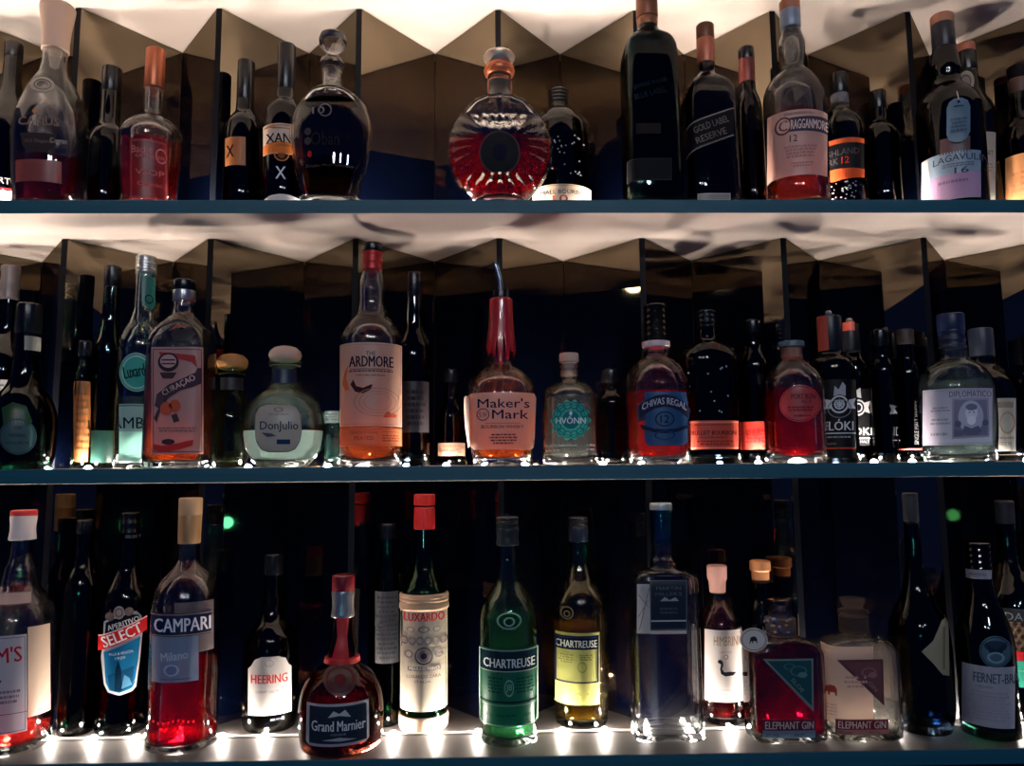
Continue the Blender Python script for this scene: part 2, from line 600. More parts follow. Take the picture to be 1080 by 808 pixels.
TEXTS = {}
def text_mesh(txt, bold):
    key = (txt, bold)
    if key in TEXTS: return TEXTS[key]
    c = bpy.data.curves.new('txt', 'FONT'); c.body = txt; c.offset = bold; c.resolution_u = 2
    o = bpy.data.objects.new('txt', c); COL.objects.link(o)
    dg = bpy.context.evaluated_depsgraph_get()
    me = o.evaluated_get(dg).to_mesh()
    vs = [(v.co.x, v.co.y) for v in me.vertices]; fs = [tuple(p.vertices) for p in me.polygons]
    o.evaluated_get(dg).to_mesh_clear()
    bpy.data.objects.remove(o); bpy.data.curves.remove(c)
    x0 = min(v[0] for v in vs); x1 = max(v[0] for v in vs); y0 = min(v[1] for v in vs); y1 = max(v[1] for v in vs)
    vs = [((x-x0)/(x1-x0), (y-y0)/(y1-y0)) for x, y in vs]
    TEXTS[key] = (vs, fs)
    return TEXTS[key]

# frequent finishes
CORK = solid((196, 158, 122), .75); WOOD = solid((205, 172, 150), .6); COPPER = solid((190, 105, 70), .35, .6)
BLACK = solid((7, 7, 10), .25); SILVER = solid((190, 188, 184), .3, .85); GOLD = solid((176, 140, 84), .35, .7)
REDP = solid((190, 30, 34), .35, coat=.3); NAVY = solid((18, 28, 62), .35); TAN = solid((188, 160, 128), .5)
WHITE, INK_, NAVYC, REDC, GREY, GOLDC = (235, 230, 225), (16, 16, 22), (20, 28, 66), (180, 26, 30), (120, 120, 122), (160, 120, 70)

def tiny(x0, x1, y0, y1, rows, c, seed=1):
    """rows of unreadably small print as broken dashes"""
    rnd = random.Random(seed); out = []
    for k in range(rows):
        y = y0 + (y1-y0)*(k+.5)/rows; h = (y1-y0)/rows*.28
        ins = rnd.uniform(0, .15)*(x1-x0); x = x0 + ins
        while x < x1 - ins:
            w = rnd.uniform(1.2, 4.5)
            out.append((('r', x, y-h, min(x+w, x1-ins), y+h), c)); x += w + .8
    return out
def frame(x0, y0, x1, y1, w, c):
    return [(('r', x0, y0, x1, y0+w), c), (('r', x0, y1-w, x1, y1), c), (('r', x0, y0, x0+w, y1), c), (('r', x1-w, y0, x1, y1), c)]

# ================================================================== TOP ROW, large front bottles first
b = Bottle('cognac_bottle', 'clear pear-shaped cognac bottle with a tall flared wooden stopper, far left of the top shelf', 'bottle', 'T', 53,
           [(50,12),(62,12),(78,14.5),(90,21),(105,29),(125,35),(150,37.2),(175,36),(200,33),(211,31)], n=2.2, ratio=.8, ref=140)
b.lathe('stopper', [(7,16.4),(9,17.6),(14,17.2),(30,14.6),(45,13.2),(54,13.6),(55,12.6)], WOOD)
b.fill(172, liquid((.25,.02,.02)))
b.label(('r', 17, 168, 65, 191), paper((165,88,84), .4), lab='dusky pink label strip')
b.prints([(('ring', 45,89,13,8,.72), (170,160,145)), (('ring',45,89,8,4.5,.8),(170,160,145)),
          (('p',[(37,113),(40,117),(37,121),(34,117)]),(190,130,90)), (('t','CAMUS',41,127,42,8.5),(125,105,98)),
          (('p',[(22,140),(60,140),(58,152),(50,160),(30,160),(24,152)]),(52,46,48)), (('t','XO Elegance',41,149,30,5),(120,100,94)), (('t','Cognac',62,147,18,7,.1),(165,155,150))])

b = Bottle('cognac_bottle', 'round shouldered cognac bottle of pink liquid with a copper capsule, top shelf at left', 'bottle', 'T', 159,
           [(90,9.3),(121,9.3),(125,14),(131,23),(139,30),(147,32.5),(153,32),(180,30.5),(211,27)], ref=170)
b.cap('capsule', 53, 94, 10, COPPER, 10)
b.fill(154, liquid((.66,.09,.10), .4))
b.label(('r',137,146,177,209), paper((140,42,48), .55), [(('t','Bache',150,157,22,8),(205,120,115)), (('t','GABRIELSEN',158,164,30,3.6),(205,120,115)), (('ring',170,162,6,8,.8),(205,120,115)),
        (('t','VSOP',158,181,30,6),(205,120,115)), (('t','Cognac',158,194,26,6),(200,110,105))] + frame(139,148,175,208,.7,(190,100,98)))

b = Bottle('pear_liqueur_bottle', 'dark liqueur bottle with orange and white label and white X, front one of two alike', 'bottle', 'T', 300,
           [(94,9.3),(106,10.5),(112,16.5),(121,21),(136,22.6),(211,22.6)], NIGHT, ref=160, Y=1.075, group=None)
b.cap('cap', 48, 96, 9.3, BLACK, 9.6)
b.fill(120, liquid((.05,.03,.02), .1))
b.label(('r',278,130,322,162), paper((226,200,180), .2), [(('p',[(278,152),(290,149),(310,150),(322,156),(322,161.5),(278,161.5)]),(214,120,62)), (('t','XANTÉ',301,144,40,13,0,.03),INK_),
        (('ring',300,133.5,21,2,.5),(180,120,80)), (('t','COGNAC',300,153,18,2.6),(90,60,40))])
b.prints([(('e',297,162,8,8),(60,34,28)), (('ring',297,162,8,8,.85),(190,120,80)), (('e',297,162,4,5),(128,80,52)), (('t','X',296,182,11,13,0,.02),(215,215,225))])
b.label(('p',[(279,212),(279,209),(285,206),(295,204.6),(306,204.6),(316,206.5),(321,209),(321,212)]), paper((240,238,236), .3), name='base_label')

b = Bottle('glass_decanter', 'flat oval clear glass decanter with a fluted glass ball stopper', 'decanter', 'T', 349,
           [(72,11),(92,11),(95,13),(99,21),(106,31),(118,39.5),(137,43.5),(155,42),(175,38.5),(195,34),(204,32.3),(211,31)], HEAVY, ratio=.42, wall=.0042, K=72, ref=150, Y=1.035)
b.lathe('stopper', [(34,5),(35,9),(38,13.5),(43,15),(48,14),(53,10),(57,6.5),(60,7),(64,12),(69,13.6),(74,11),(79,7),(90,6)], glass((.93,.92,.9),.4), K=18)
b.fill(110, liquid((.10,.06,.035), .05, .2))
b.prints([(('t','10',336,116,13,7),(110,105,105)), (('ring',343,116,7,7,.8),(95,90,92)), (('t','Oban',343,146,30,14),(34,32,36)), (('e',325,138,3.5,4),(62,58,62)), (('e',325,148,3.5,4),(62,58,62)), (('e',327,162,2.2,3.5),(150,40,36)),
          (('t','Single Malt Whisky',348,175,50,4),(70,66,70))])

b = Bottle('cognac_bottle', 'round ribbed glass cognac bottle of ruby liquid with a crown stopper', 'bottle', 'T', 527,
           [(82,12.3),(103,12.8),(107,18),(113,31),(124,44),(139,52.5),(157,56),(175,54),(190,47),(203,36.5),(212,27)], HEAVY, ratio=.42, wall=.003, K=144, ref=157, Y=1.035)
# radiating flutes pressed into the glass
Rr = b.R; zc = b.zl(160)
for vtx in b.glass.data.vertices:
    x, y, z = vtx.co
    rho = math.hypot(x, z - zc)
    if z > b.zl(106) : continue
    w = max(0, min(1, (rho - Rr*.42)/(Rr*.10))) * (1 if rho < Rr*.99 else .4)
    ph = math.atan2(x, z - zc)
    vtx.co.y += math.copysign(1, y) * .0016 * w * math.cos(26*ph) * min(1, abs(y)/.008)
b.fill(150, liquid((.60,.03,.05), .5, .35))
b.lathe('neck_ring', [(70,13.5),(71,15.5),(75,16.6),(79,15.5),(81,13)], COPPER)
b.lathe('stopper', [(57,11),(58,15.5),(60,17.2),(63,16.5),(70,11.5),(71,10)], solid((226,200,176), .32, .8), K=18)
b.label(('r',516,81,538,104), solid((18,16,22), .4), name='neck_label', prints=frame(515,81,539,103.5,1.2,(176,112,84)))
b.label(('e',527,161,21.5,23), solid((8,10,18), .6, spec=.15), name='medallion', off=.0009, prints=[(('ring',527,161,21.5,23,.93),(70,60,62)), (('e',527,161,8,9),(28,30,44))])

b = Bottle('whisky_bottle', 'tall square dark blue-green whisky bottle with a bronze cap, tallest on the top shelf', 'bottle', 'T', 686,
           [(27,10.5),(32,11.5),(39,16.5),(48,23.5),(58,27),(72,28),(207,28.5),(211,27.5)], glass((.10,.24,.26),.6), n=5, ref=140, Y=1.045)
b.cap('cap', -1, 20, 11.6, solid((122,74,52), .4, .4)); b.cap('neck_foil', 20, 31, 11.2, solid((132,84,60), .35, .6), 10.8)
b.fill(72, liquid((.03,.025,.03), .05, .1), y1=190)
b.label(('r',671,130,697,141), solid((24,16,18), .6, spec=.1), name='small_label'); 
b.label(('r',662,167,708,190), solid((12,14,20), .6, spec=.1), name='label', prints=frame(662,167,708,190,.6,(60,60,66)))
b.prints([(('t','JOHNNIE WALKER',686,88,36,6,.25),(34,42,54)), (('t','BLUE LABEL',686,98,34,6,.25),(34,42,54))])

b = Bottle('whisky_bottle', 'square whisky bottle with copper foil neck and dark slanted label, red liquid below', 'bottle', 'T', 748,
           [(64,8.8),(77,9.2),(84,14),(92,20.5),(104,25),(115,26),(207,26),(211,25)], SMOKE, n=5, ref=150, Y=1.048)
b.cap('cap', 27, 43, 9.4, solid((112,66,44), .4, .3)); b.cap('neck_foil', 42, 68, 9.6, solid((196,112,84), .4, .35), 9)
b.fill(158, liquid((.30,.02,.035), .35))
b.label(('p',[(724.5,130),(773.5,113),(773.5,143),(724.5,161)]), solid((18,17,22), .6, spec=.1), [(('p',[(724.5,130),(773.5,113),(773.5,114.4),(724.5,131.4)]),(140,128,122)), (('p',[(724.5,159.6),(773.5,141.6),(773.5,143),(724.5,161)]),(140,128,122)),
        (('t','GOLD LABEL',750,131,38,7,.33,.025),(120,110,105)), (('t','RESERVE',750,143,33,7,.33,.02),(120,110,105)), (('t','BLENDED SCOTCH',750,151,34,2.4,.33),(120,110,105))])
b.label(('r',736,204,770,211.5), paper((150,140,136), .2), frame(736,204,770,211.5,.7,(210,200,190)), name='base_label')

b = Bottle('whisky_bottle', 'whisky bottle with large cream-pink label and grey neck foil under a brown cap top', 'bottle', 'T', 840,
           [(28,9.3),(36,10.6),(48,13.6),(60,12.8),(72,11.4),(76,14),(84,22),(94,29),(105,32),(125,32.3),(211,31)], CLEAR, ref=150, ratio=.85)
b.cap('cap', 2, 13, 10.6, solid((170,104,72), .5)); b.cap('neck_foil', 12, 31, 10.8, solid((128,140,158), .4, .3), 10.4)
b.fill(123, liquid((.62,.14,.05), .45))
b.label(('r',809,115,872,184), paper((236,188,172), .35), [(('p',[(822,123.5),(872,121.5),(872,138.5),(822,137.5)]),(74,66,78)), (('e',826,130.5,9,9.5),(120,66,66)), (('e',826,130.5,7,7.5),(214,170,158)), (('t','C',826,130.5,9,11,0,.03),(110,50,52)),
        (('t','RAGGANMORE',853,130.5,38,10,0,.03),(226,196,186)), (('t','SINGLE HIGHLAND MALT',843,119,32,2.4),(120,90,86)), (('t','12',837,145,8,7),(90,70,70))] + tiny(826,862,152,166,4,(190,140,130),3) + tiny(834,858,170,176,2,(190,140,130),4))

b = Bottle('whisky_bottle', 'black whisky bottle with pale blue and pink label and a blue oval hanging tag', 'bottle', 'T', 1003,
           [(50,10.8),(60,13),(74,14.6),(85,13.2),(91,15),(98,21.5),(107,28),(118,31),(140,31.5),(211,30.5)], glass((.05,.07,.07),.3), ref=150)
b.cap('cap', 17, 27, 11.2, solid((176,112,84), .5)); b.cap('neck_foil', 26, 52, 11.2, solid((20,22,34), .35), 11.4)
b.fill(110, liquid((.06,.02,.02), .1))
b.label(('r',991,143,1023,160), paper((112,82,80), .2), name='small_label')
b.label(('r',971.5,158,1034,208), paper((168,190,210), .3), [(('p',[(972,184),(990,181),(1034,181),(1034,207.5),(972,207.5)]),(186,150,182)), (('p',[(972,159),(978,159),(981,184),(977,207),(972,207)]),(222,190,186)),
        (('t','LAGAVULIN',1013,166,58,7,0,.02,1.5),(70,80,92)), (('t','16',1014,178.5,15,6.5),(60,70,84))] + tiny(990,1030,170,175,2,(120,135,150),5) + tiny(985,1025,187,192,1,(150,120,140),6))
tg = b.sheet(('p',[(998.5,113),(1001,107),(1006,104),(1013,104),(1019,107),(1021.5,113),(1021.5,140),(1018,147),(1013,150),(1007,150),(1001,147),(998.5,140)]), .004)
b.T = link('hanging_tag', tg[0], tg[1], paper((98,128,152), .25), b.root); b.T['label'] = 'blue-grey oval tag on a string'
b.prints([(('ring',1010,108,1.6,1.4,.3),(40,44,56)), (('e',1010,107.6,.9,.9),(40,44,56)), (('r',1005,112,1015,113),(40,50,64)), (('p',[(1007.6,97),(1008.6,97),(1010.6,105.5),(1009.4,105.5)]),(200,190,180))] + tiny(1001,1019,124,140,4,(78,100,122),9), b.T, .0044)

# ------------------------------------------------------------------ TOP ROW, bottles standing behind
b = Bottle('brandy_bottle', 'dark bottle with white base label, cut off at the left end of the top row', 'bottle', 'T', 8,
           [(58,8.6),(86,9.2),(103,13),(120,21),(136,27),(211,28)], SMOKE, Y=1.14, ref=150)
b.cap('cap', 46, 62, 9, BLACK)
b.fill(130, liquid((.02,.012,.012), .05, .1))
b.prints([(('t','MARTELL',5,189,44,6.5),(170,165,165)), (('r',-18,196.5,33,197.8),(150,40,48))])
b.label(('r',-18,199,33,211), paper((196,186,180), .25), [(('t','VS',14,205,11,8),(90,84,84))])

b = Bottle('whisky_bottle', 'nearly black bottle with round shoulders between the pear-shaped and the pink cognac bottles', 'bottle', 'T', 114,
           [(84,9.4),(124,9.8),(134,12),(141,17),(149,20),(160,21),(211,21)], NIGHT, Y=1.125, ref=160)
b.cap('cap', 72, 98, 9.8, BLACK)
b.fill(150, liquid((.02,.01,.012), .05, .1))

b = Bottle('pear_liqueur_bottle', 'dark liqueur bottle with a plain orange label and black neck, rear one of two alike', 'bottle', 'T', 257,  # reflection of the front bottle, built as a solid second bottle
           [(100,8.6),(118,9.6),(126,15),(135,19.5),(148,20.3),(211,20.3)], NIGHT, Y=1.12, ref=160)
b.cap('cap', 65, 107, 8.7, BLACK, 9)
b.fill(135, liquid((.05,.03,.02), .1))
b.label(('r',238,144,259,174), paper((196,120,70), .25), [(('t','X',243,159,8,13,0,.03),INK_)])

b = Bottle('bourbon_bottle', 'dark jar-like bourbon bottle with dotted glass and white bottom label reading 10', 'bottle', 'T', 590,
           [(108,9.5),(116,10.5),(121,20),(128,28),(139,33),(155,34),(211,34)], SMOKE, Y=1.13, ref=165)
b.cap('cap', 96, 110, 11, BLACK, 10.4, ridges=3)
b.fill(150, liquid((.06,.03,.03), .1))
b.label(('r',562,194,623,212), paper((240,214,192), .5), [(('t','SMALL BOURBON',594,202,54,4.4,0,.02),(60,56,60)), (('t','10',591,209.5,16,7.5,0,.02),(206,70,46)), (('r',563,195,623,195.8),(190,150,110))])
rnd = random.Random(4)
b.prints([(('e', 565+50*rnd.random(), 140+50*rnd.random(), .8, .8), (120,124,134)) for _ in range(34)], name='glass_dots')

b = Bottle('whisky_bottle', 'dark whisky bottle with a copper foil neck between the slanted label and the cream label', 'bottle', 'T', 791,
           [(84,7.6),(97,8.4),(104,11),(114,13.4),(130,14),(211,14)], NIGHT, Y=1.095, ref=150)
b.cap('cap', 51, 64, 8.2, BLACK); b.cap('neck_foil', 63, 88, 8.4, solid((120,58,52), .4, .4), 8.2)
b.fill(160, liquid((.12,.02,.03), .2))

b = Bottle('whisky_bottle', 'round whisky bottle with black label between orange stripes and textured lower glass', 'bottle', 'T', 889,
           [(104,8.6),(116,9.5),(121,15),(128,20),(138,23),(211,23)], SMOKE, Y=1.105, ref=160)
b.cap('cap', 79, 100, 9.4, BLACK); b.cap('neck_foil', 100, 112, 9, solid((98,94,100), .5))
b.fill(140, liquid((.18,.05,.03), .2))
b.label(('r',858,144,911,187), solid((18,16,20), .6, spec=.2), [(('r',858,145,911,150),(206,92,52)), (('t','HIGHLAND',884,159,44,6.5,0,.02),(92,88,92)), (('t','PARK',874,168,20,6.5,0,.02),(92,88,92)), (('t','12',891.5,168,8,7,0,.02),(206,60,50)),
        (('p',[(858,178),(880,176),(911,178),(911,187),(880,189),(858,187)]),(212,88,48))])
rnd = random.Random(7)
b.prints([(('e', 862+46*rnd.random(), 190+19*rnd.random(), .9*rnd.random()+.4, .7), (150,140,150)) for _ in range(46)], name='glass_dots')

b = Bottle('whisky_bottle', 'nearly invisible black bottle right of the orange-striped whisky', 'bottle', 'T', 929,
           [(112,7.5),(128,8),(134,13),(142,18),(152,19),(211,19)], NIGHT, Y=1.13, ref=160)
b.cap('cap', 97, 116, 8.2, BLACK)

b = Bottle('whisky_bottle', 'bottle with bright white side label and a pale neck tag, behind the tagged black bottle', 'bottle', 'T', 1026,
           [(74,9.2),(92,10.5),(104,15),(116,21),(128,23.5),(211,23.5)], SMOKE, Y=1.12, ref=150)
b.cap('cap', 47, 56, 9, solid((176,96,70), .5)); b.cap('neck_foil', 55, 76, 9.2, BLACK, 9.6)
b.fill(125, liquid((.30,.06,.04), .3))
b.label(('r',1000,139,1049.6,211), paper((244,228,212), .5), [(('t','MALT WHISKY',1034,161,26,5),(90,84,84))] + tiny(1026,1047,172,182,3,(190,170,160),11))
b.label(('e',1018,86,9,12), paper((168,152,142), .3), name='neck_tag', off=.002, prints=[(('ring',1018,86,6,8,.8),(100,92,92))])

b = Bottle('whisky_bottle', 'brown bottle with an orange label at the top shelf end on the right', 'bottle', 'T', 1081,
           [(96,9.4),(124,10.2),(132,16),(142,22),(154,24),(211,24)], SMOKE, Y=1.12, ref=160)
b.cap('cap', 71, 84, 10.4, solid((24,16,18), .6, spec=.1)); b.cap('neck_foil', 84, 99, 10, solid((96,66,54), .5), 9.8)
b.fill(150, liquid((.25,.04,.03), .3))
b.label(('r',1060,159,1098,211), paper((226,158,104), .4), tiny(1066,1090,176,200,4,(180,120,80),12))

# ================================================================== MIDDLE ROW, front
b = Bottle('anise_liqueur_bottle', 'tall clear bottle with silver cap, round teal emblem and glowing teal lower half', 'bottle', 'M', 147.5,
           [(284,10),(325,10.6),(338,13.5),(351,19.5),(365,23.5),(400,24),(489,23.5),(492,22.5)], glass((.85,.96,.94),.25), ref=430, Y=1.072)
b.cap('cap', 271, 289, 10.8, SILVER, ridges=5)
b.fill(420, liquid((.95,1,.99), .02, .08))
b.label(('p',[(149,291),(169,291),(168,312),(160,326),(150,322)]), paper((58,128,118), .4), name='neck_label', prints=[(('ring',157,315,4.5,5,.7),(24,66,66))])
b.label(('e',144,392.5,17.5,20.5), paper((150,214,200), .3), [(('e',144,392.5,13.5,16),(70,160,146)), (('t','Luxardo',144,391,27,13,.18,.05),(24,44,50)), (('ring',144,392.5,16.5,19.4,.94),(70,120,120))], name='emblem_label')
b.label(('r',126,426,172,455), paper((168,196,192), .35), [(('t','SAMBUCA',149,446,76,12,0,.02),(24,34,40)), (('r',126,427,172,428.4),(90,120,120))])
b.label(('r',126,455,172,488), paper((214,246,240), .75), name='frosted_band')

b = Bottle('curacao_bottle', 'square-sided bottle of orange liqueur with large pinkish illustrated label and slanted banner', 'bottle', 'M', 189.5,
           [(314,10),(330,11),(340,18.5),(350,26.5),(360,30.5),(370,31.5),(489,31.5),(493,30.5)], CLEAR, n=5, ratio=.8, ref=430, Y=1.04)
b.cap('cap', 296, 307, 12, BLACK); b.cap('neck_foil', 306, 318, 11.6, SILVER)
b.prints([(('r',196,309,206,316),(200,60,56)), (('r',184,309,191,316),(120,110,116))], name='neck_print', off=.0016)
b.fill(379, liquid((.88,.28,.08), .5))
b.label(('r',160,366,214,479), paper((206,158,150), .3), frame(161.5,368,212.5,477,1.0,(120,84,88)) + [(('p',[(168,371),(206,375),(208,388),(202,382),(186,378),(170,376)]),(170,62,64)), (('e',178,382,11,10),(60,44,52)), (('e',178,381,8.5,7),(190,150,146)), (('r',171,379,185,380.5),(60,44,52)), (('r',171,383,185,384.4),(60,44,52)),
        (('p',[(169,393),(187,393),(183,399),(172,399)]),(70,52,60)),
        (('p',[(164,428),(166,416),(178,406),(196,398),(206,393),(208,388),(212,388),(212,404),(204,408),(190,412),(178,420),(170,432)]),(72,54,64)), (('t','CURAÇAO',189,407,38,7.5,.48,.03),(220,186,176)),
        (('e',176,431,6.5,7),(196,88,66)), (('e',185,428,6,6.5),(190,84,62)), (('e',169,422,4,6),(80,64,72)), (('p',[(181,438),(187,436),(190,444),(184,446)]),(72,56,64)), (('p',[(163,441),(168,430),(170,432),(166,446)]),(72,56,64)),
        (('p',[(162,468),(172,470),(186,468),(198,465),(204,464),(203,470),(190,474),(174,477),(163,475)]),(196,56,56)), (('e',178,466,7,3),(72,50,60))] + tiny(166,208,450,456,2,(140,104,104),13))
b.label(('p',[(180,352),(186,345),(192,348),(199,344),(205,351),(201,360),(184,360)]), solid((24,24,30), .4), name='shoulder_medallion')
b.prints([(('p',[(178,349),(188,341),(200,345),(206,354),(202,350),(192,345),(186,346)]),(150,92,78))], name='shoulder_ribbon')

b = Bottle('tequila_bottle', 'squat round tequila bottle with pale dome stopper and oval grey label, glowing at its base', 'bottle', 'M', 299,
           [(386,13.5),(404,13.8),(409,16),(415,24),(423,34),(436,41.5),(453,44),(470,42),(482,35),(489,28),(493,24)], glass((.90,.96,.95),.6), ref=450, wall=.003, ratio=.8)
b.lathe('stopper', [(365.5,6),(367,11.5),(371,16),(375,17.2),(379,15.8),(381.5,12)], solid((214,178,156), .6))
b.lathe('collar', [(380.5,13),(381.5,16.4),(386,16.6),(388.5,14)], AQUA)
b.label(('r',285.5,389,312.5,404), solid((20,36,62), .4), name='neck_label')
b.fill(455, liquid((.90,.99,.98), .8, .1))
q = [(270,436),(274,429),(282,426),(306,426),(313,429),(317,437),(318,452),(316,466),(311,474),(304,477),(284,477),(276,474),(271,465),(269.5,450)]
b.label(('p', q), paper((184,172,162), .25), [(('t','DonJulio',294.5,450,40,11.5,0,.012),(22,32,72)), (('p',[(292,463.5),(306,463.5),(306,468.6),(292,468.6)]),(34,52,92)), (('t','TEQUILA',294,437,22,2.4),(110,104,104)), (('p',[(276,456),(286,457),(292,460),(282,461)]),(80,80,96)), (('ring',294,432,5,2.6,.6),(140,130,124))] + [(('p',[(q[i][0],q[i][1]),(q[(i+1)%14][0],q[(i+1)%14][1]),(q[(i+1)%14][0]*.97+8.8,q[(i+1)%14][1]*.97+13.5),(q[i][0]*.97+8.8,q[i][1]*.97+13.5)]),(112,104,104)) for i in range(14)])

b = Bottle('whisky_bottle', 'tall whisky bottle with red foil neck and cream label glowing orange towards the bottom', 'bottle', 'M', 391,
           [(284,9.6),(293,12),(306,14.6),(320,14.6),(332,16.5),(341,24),(350,30),(360,32.8),(375,33),(487,33),(491,31.5)], CLEAR, ref=430)
b.cap('cap', 257, 267, 10.4, BLACK); b.cap('neck_foil', 266, 286, 11, solid((186,52,48), .35, .5), 10.4, ridges=2)
b.fill(388, liquid((.92,.36,.14), .55))
b.label(('r',359,361,423.5,449.5), paper((238,200,178), .5), [(('t','THE',391,372.5,10,4,0,.02),(40,36,56)), (('t','ARDMORE',391.5,381,46,11.5,0,.05),(30,28,52)), (('p',[(373,400),(376,407),(383,409),(390,406),(393,405),(391,411),(383,415),(375,413),(370,405)]),(70,36,40)), (('p',[(362,404),(364,392),(368,384),(366,398),(369,410),(365,411)]),(214,110,66)),
        (('p',[(404,438),(408,434),(412,435),(418,437),(416,440),(404,440)]),(214,92,60)), (('r',370,388.8,413,389.5),(70,60,70))] + tiny(368,414,390,392.5,1,(90,72,80),14) + tiny(370,412,395,396.5,1,(120,90,90),15) + frame(361,363,421.5,447.5,.6,(200,160,140)) +
        [(('ring',398,424,14+5*k,9+3*k,.96),(206,150,124)) for k in range(3)])
b.label(('r',359,451,423.5,470), paper((226,150,104), .5), name='lower_label', prints=[(('t','TRADITIONAL',384,456,30,3),(170,70,50)), (('t','PEATED',384,462,20,4),(170,70,50)), (('r',402,455,420,455.6),(180,90,60))] + tiny(402,420,458,466,3,(180,90,60),16) + frame(360,452,422,469,.5,(190,100,70)))

b = Bottle('bourbon_bottle', 'bourbon bottle with dripping red wax neck, cream label and metal pourer spout', 'bottle', 'M', 529,
           [(316,11),(370,12.6),(384,13),(390,19.5),(397,28),(407,34.5),(420,37),(440,36.5),(470,33),(485,30.5),(490,30)], CLEAR, n=2.7, ref=440)
b.lathe('pourer_collar', [(306,6),(307,9.6),(313,10.2),(317,9.6),(318,8)], BLACK)
# bent metal spout
tube = []
for k in range(9):
    t = k/8; y = 309 - 32*t
    z = b.zl(y); xo = (-.0002 - .009*t*t); rr = b.scale*(4.4 - 2.6*t)
    tube.append([(xo + rr*math.cos(2*math.pi*j/14), -.006*t + rr*math.sin(2*math.pi*j/14), z + (.004*math.cos(2*math.pi*j/14)*t)) for j in range(14)])
tube.reverse()
v, f = loft(tube); link('pourer_spout', v, f, solid((120,128,140), .2, .95), b.root)
WAX = solid((176,26,34), .3, coat=.5)
drips = [0]*1
K = 180; rings = []
def drip(a):
    d = (a*180/math.pi) % 360
    y = 360 + 2*math.sin(a*3+1)
    for c, w, L in ((212, 12, 14), (238, 9, 18), (266, 10, 27), (298, 10, 22), (325, 13, 12), (355, 14, 16), (30, 14, 20), (75, 15, 15), (115, 15, 22), (160, 16, 14)):
        q = abs((d - c + 180) % 360 - 180) / w
        if q < 1.6: y = max(y, 360 + L*(1 if q < .35 else math.sqrt(max(0, 1 - ((q-.35)/.9)**2))))
    return y
for j, t in enumerate([0, .02, .05, .2, .4, .6, .8, .93, 1.0]):
    rg = []
    for k in range(K):
        a = 2*math.pi*(k+.5)/K
        y = 315 + (drip(a) - 315)*t
        hw = 10.4 + (16.0-10.4)*min(1, (y-315)/50)**1.3 if y < 365 else 16.0 - .1*(y-365)
        hw = max(hw, (b.rad(b.zl(y))/b.scale) + 1.2)
        if j == 0: hw *= .85
        if t == 1.0: hw -= .9
        rg.append((hw*b.scale*math.cos(a), hw*b.scale*math.sin(a), b.zl(y)))
    rings.append(rg)
v, f = loft(rings, True, False); w = link('wax_seal', v, f, WAX, b.root); w['label'] = 'dripping red wax'
sm = w.modifiers.new('thick', 'SOLIDIFY'); sm.thickness = .0012; sm.offset = -1
b.fill(432, liquid((.90,.34,.10), .5))
b.label(('p',[(492,417),(497,414),(563,414),(565,418),(563,470),(560,474),(500,474),(497,470)]), paper((240,196,172), .4), [(('t',"Maker's",531,425,54,10,0,.02),(28,26,60)), (('t','Mark',538,437,38,9.5,0,.02),(28,26,60)), (('ring',509.7,437,6.6,6.6,.86),(80,70,90)), (('t','S IV',509.7,437,8,5),(80,70,90)),
        (('t','BOURBON WHISKY',530,450,44,3.6,0,.02),(90,56,56)), (('r',512,446,548,446.5),(120,90,88))] + tiny(516,546,457,469,4,(120,84,80),17))
b.prints([(('p',[(490,418),(494,415.5),(497,420),(498,470),(494,473)]),(250,226,206))], name='lifted_label_corner', off=.003)

b = Bottle('gin_bottle', 'small round clear gin bottle with cork stopper and scalloped turquoise flower label', 'bottle', 'M', 601,
           [(385,12),(388.5,12),(391,9.3),(402,9.5),(405,16),(410,24),(418,28.5),(430,29),(486,29),(489,28)], CLEAR, ref=440, wall=.003)
b.lathe('stopper', [(373,9.5),(373.8,10.2),(381,10.4),(382,10.1),(382.6,8),(397,7.6)], WOOD)
b.fill(419, liquid((.93,.94,.88), .12))
fl = [(602 + (19.5 + 1.6*math.cos(14*t))*math.cos(t), 443 + (20.3 + 1.6*math.cos(14*t))*math.sin(t)) for t in [2*math.pi*i/84 for i in range(84)]]
b.label(('p', fl), paper((70,190,178), .35), [(('e',602,443,9,9.5),(40,120,124)), (('p',[(602,433),(604,436),(602,439),(600,436)]),(220,236,236)), (('ring',602,443,16,16.6,.94),(36,140,136))] + [(('ring',602+15*math.cos(t),443+15.5*math.sin(t),4,4,.7),(34,128,124)) for t in [2*math.pi*i/14 for i in range(14)]] + [(('t','HVÖNN',602,443,30,8,0,.03),(240,244,244))], name='flower_label')
b.prints([(('t','Nordic Gin Distilled & Bottled',592,469.5,33,2.6),(230,232,230)), (('t','in the North',583,474.5,14,2.4),(230,232,230)), (('t','70 cl',624,469.5,5,2.2),(230,232,230)), (('t','40%',624,474,5,2.2),(230,232,230))])

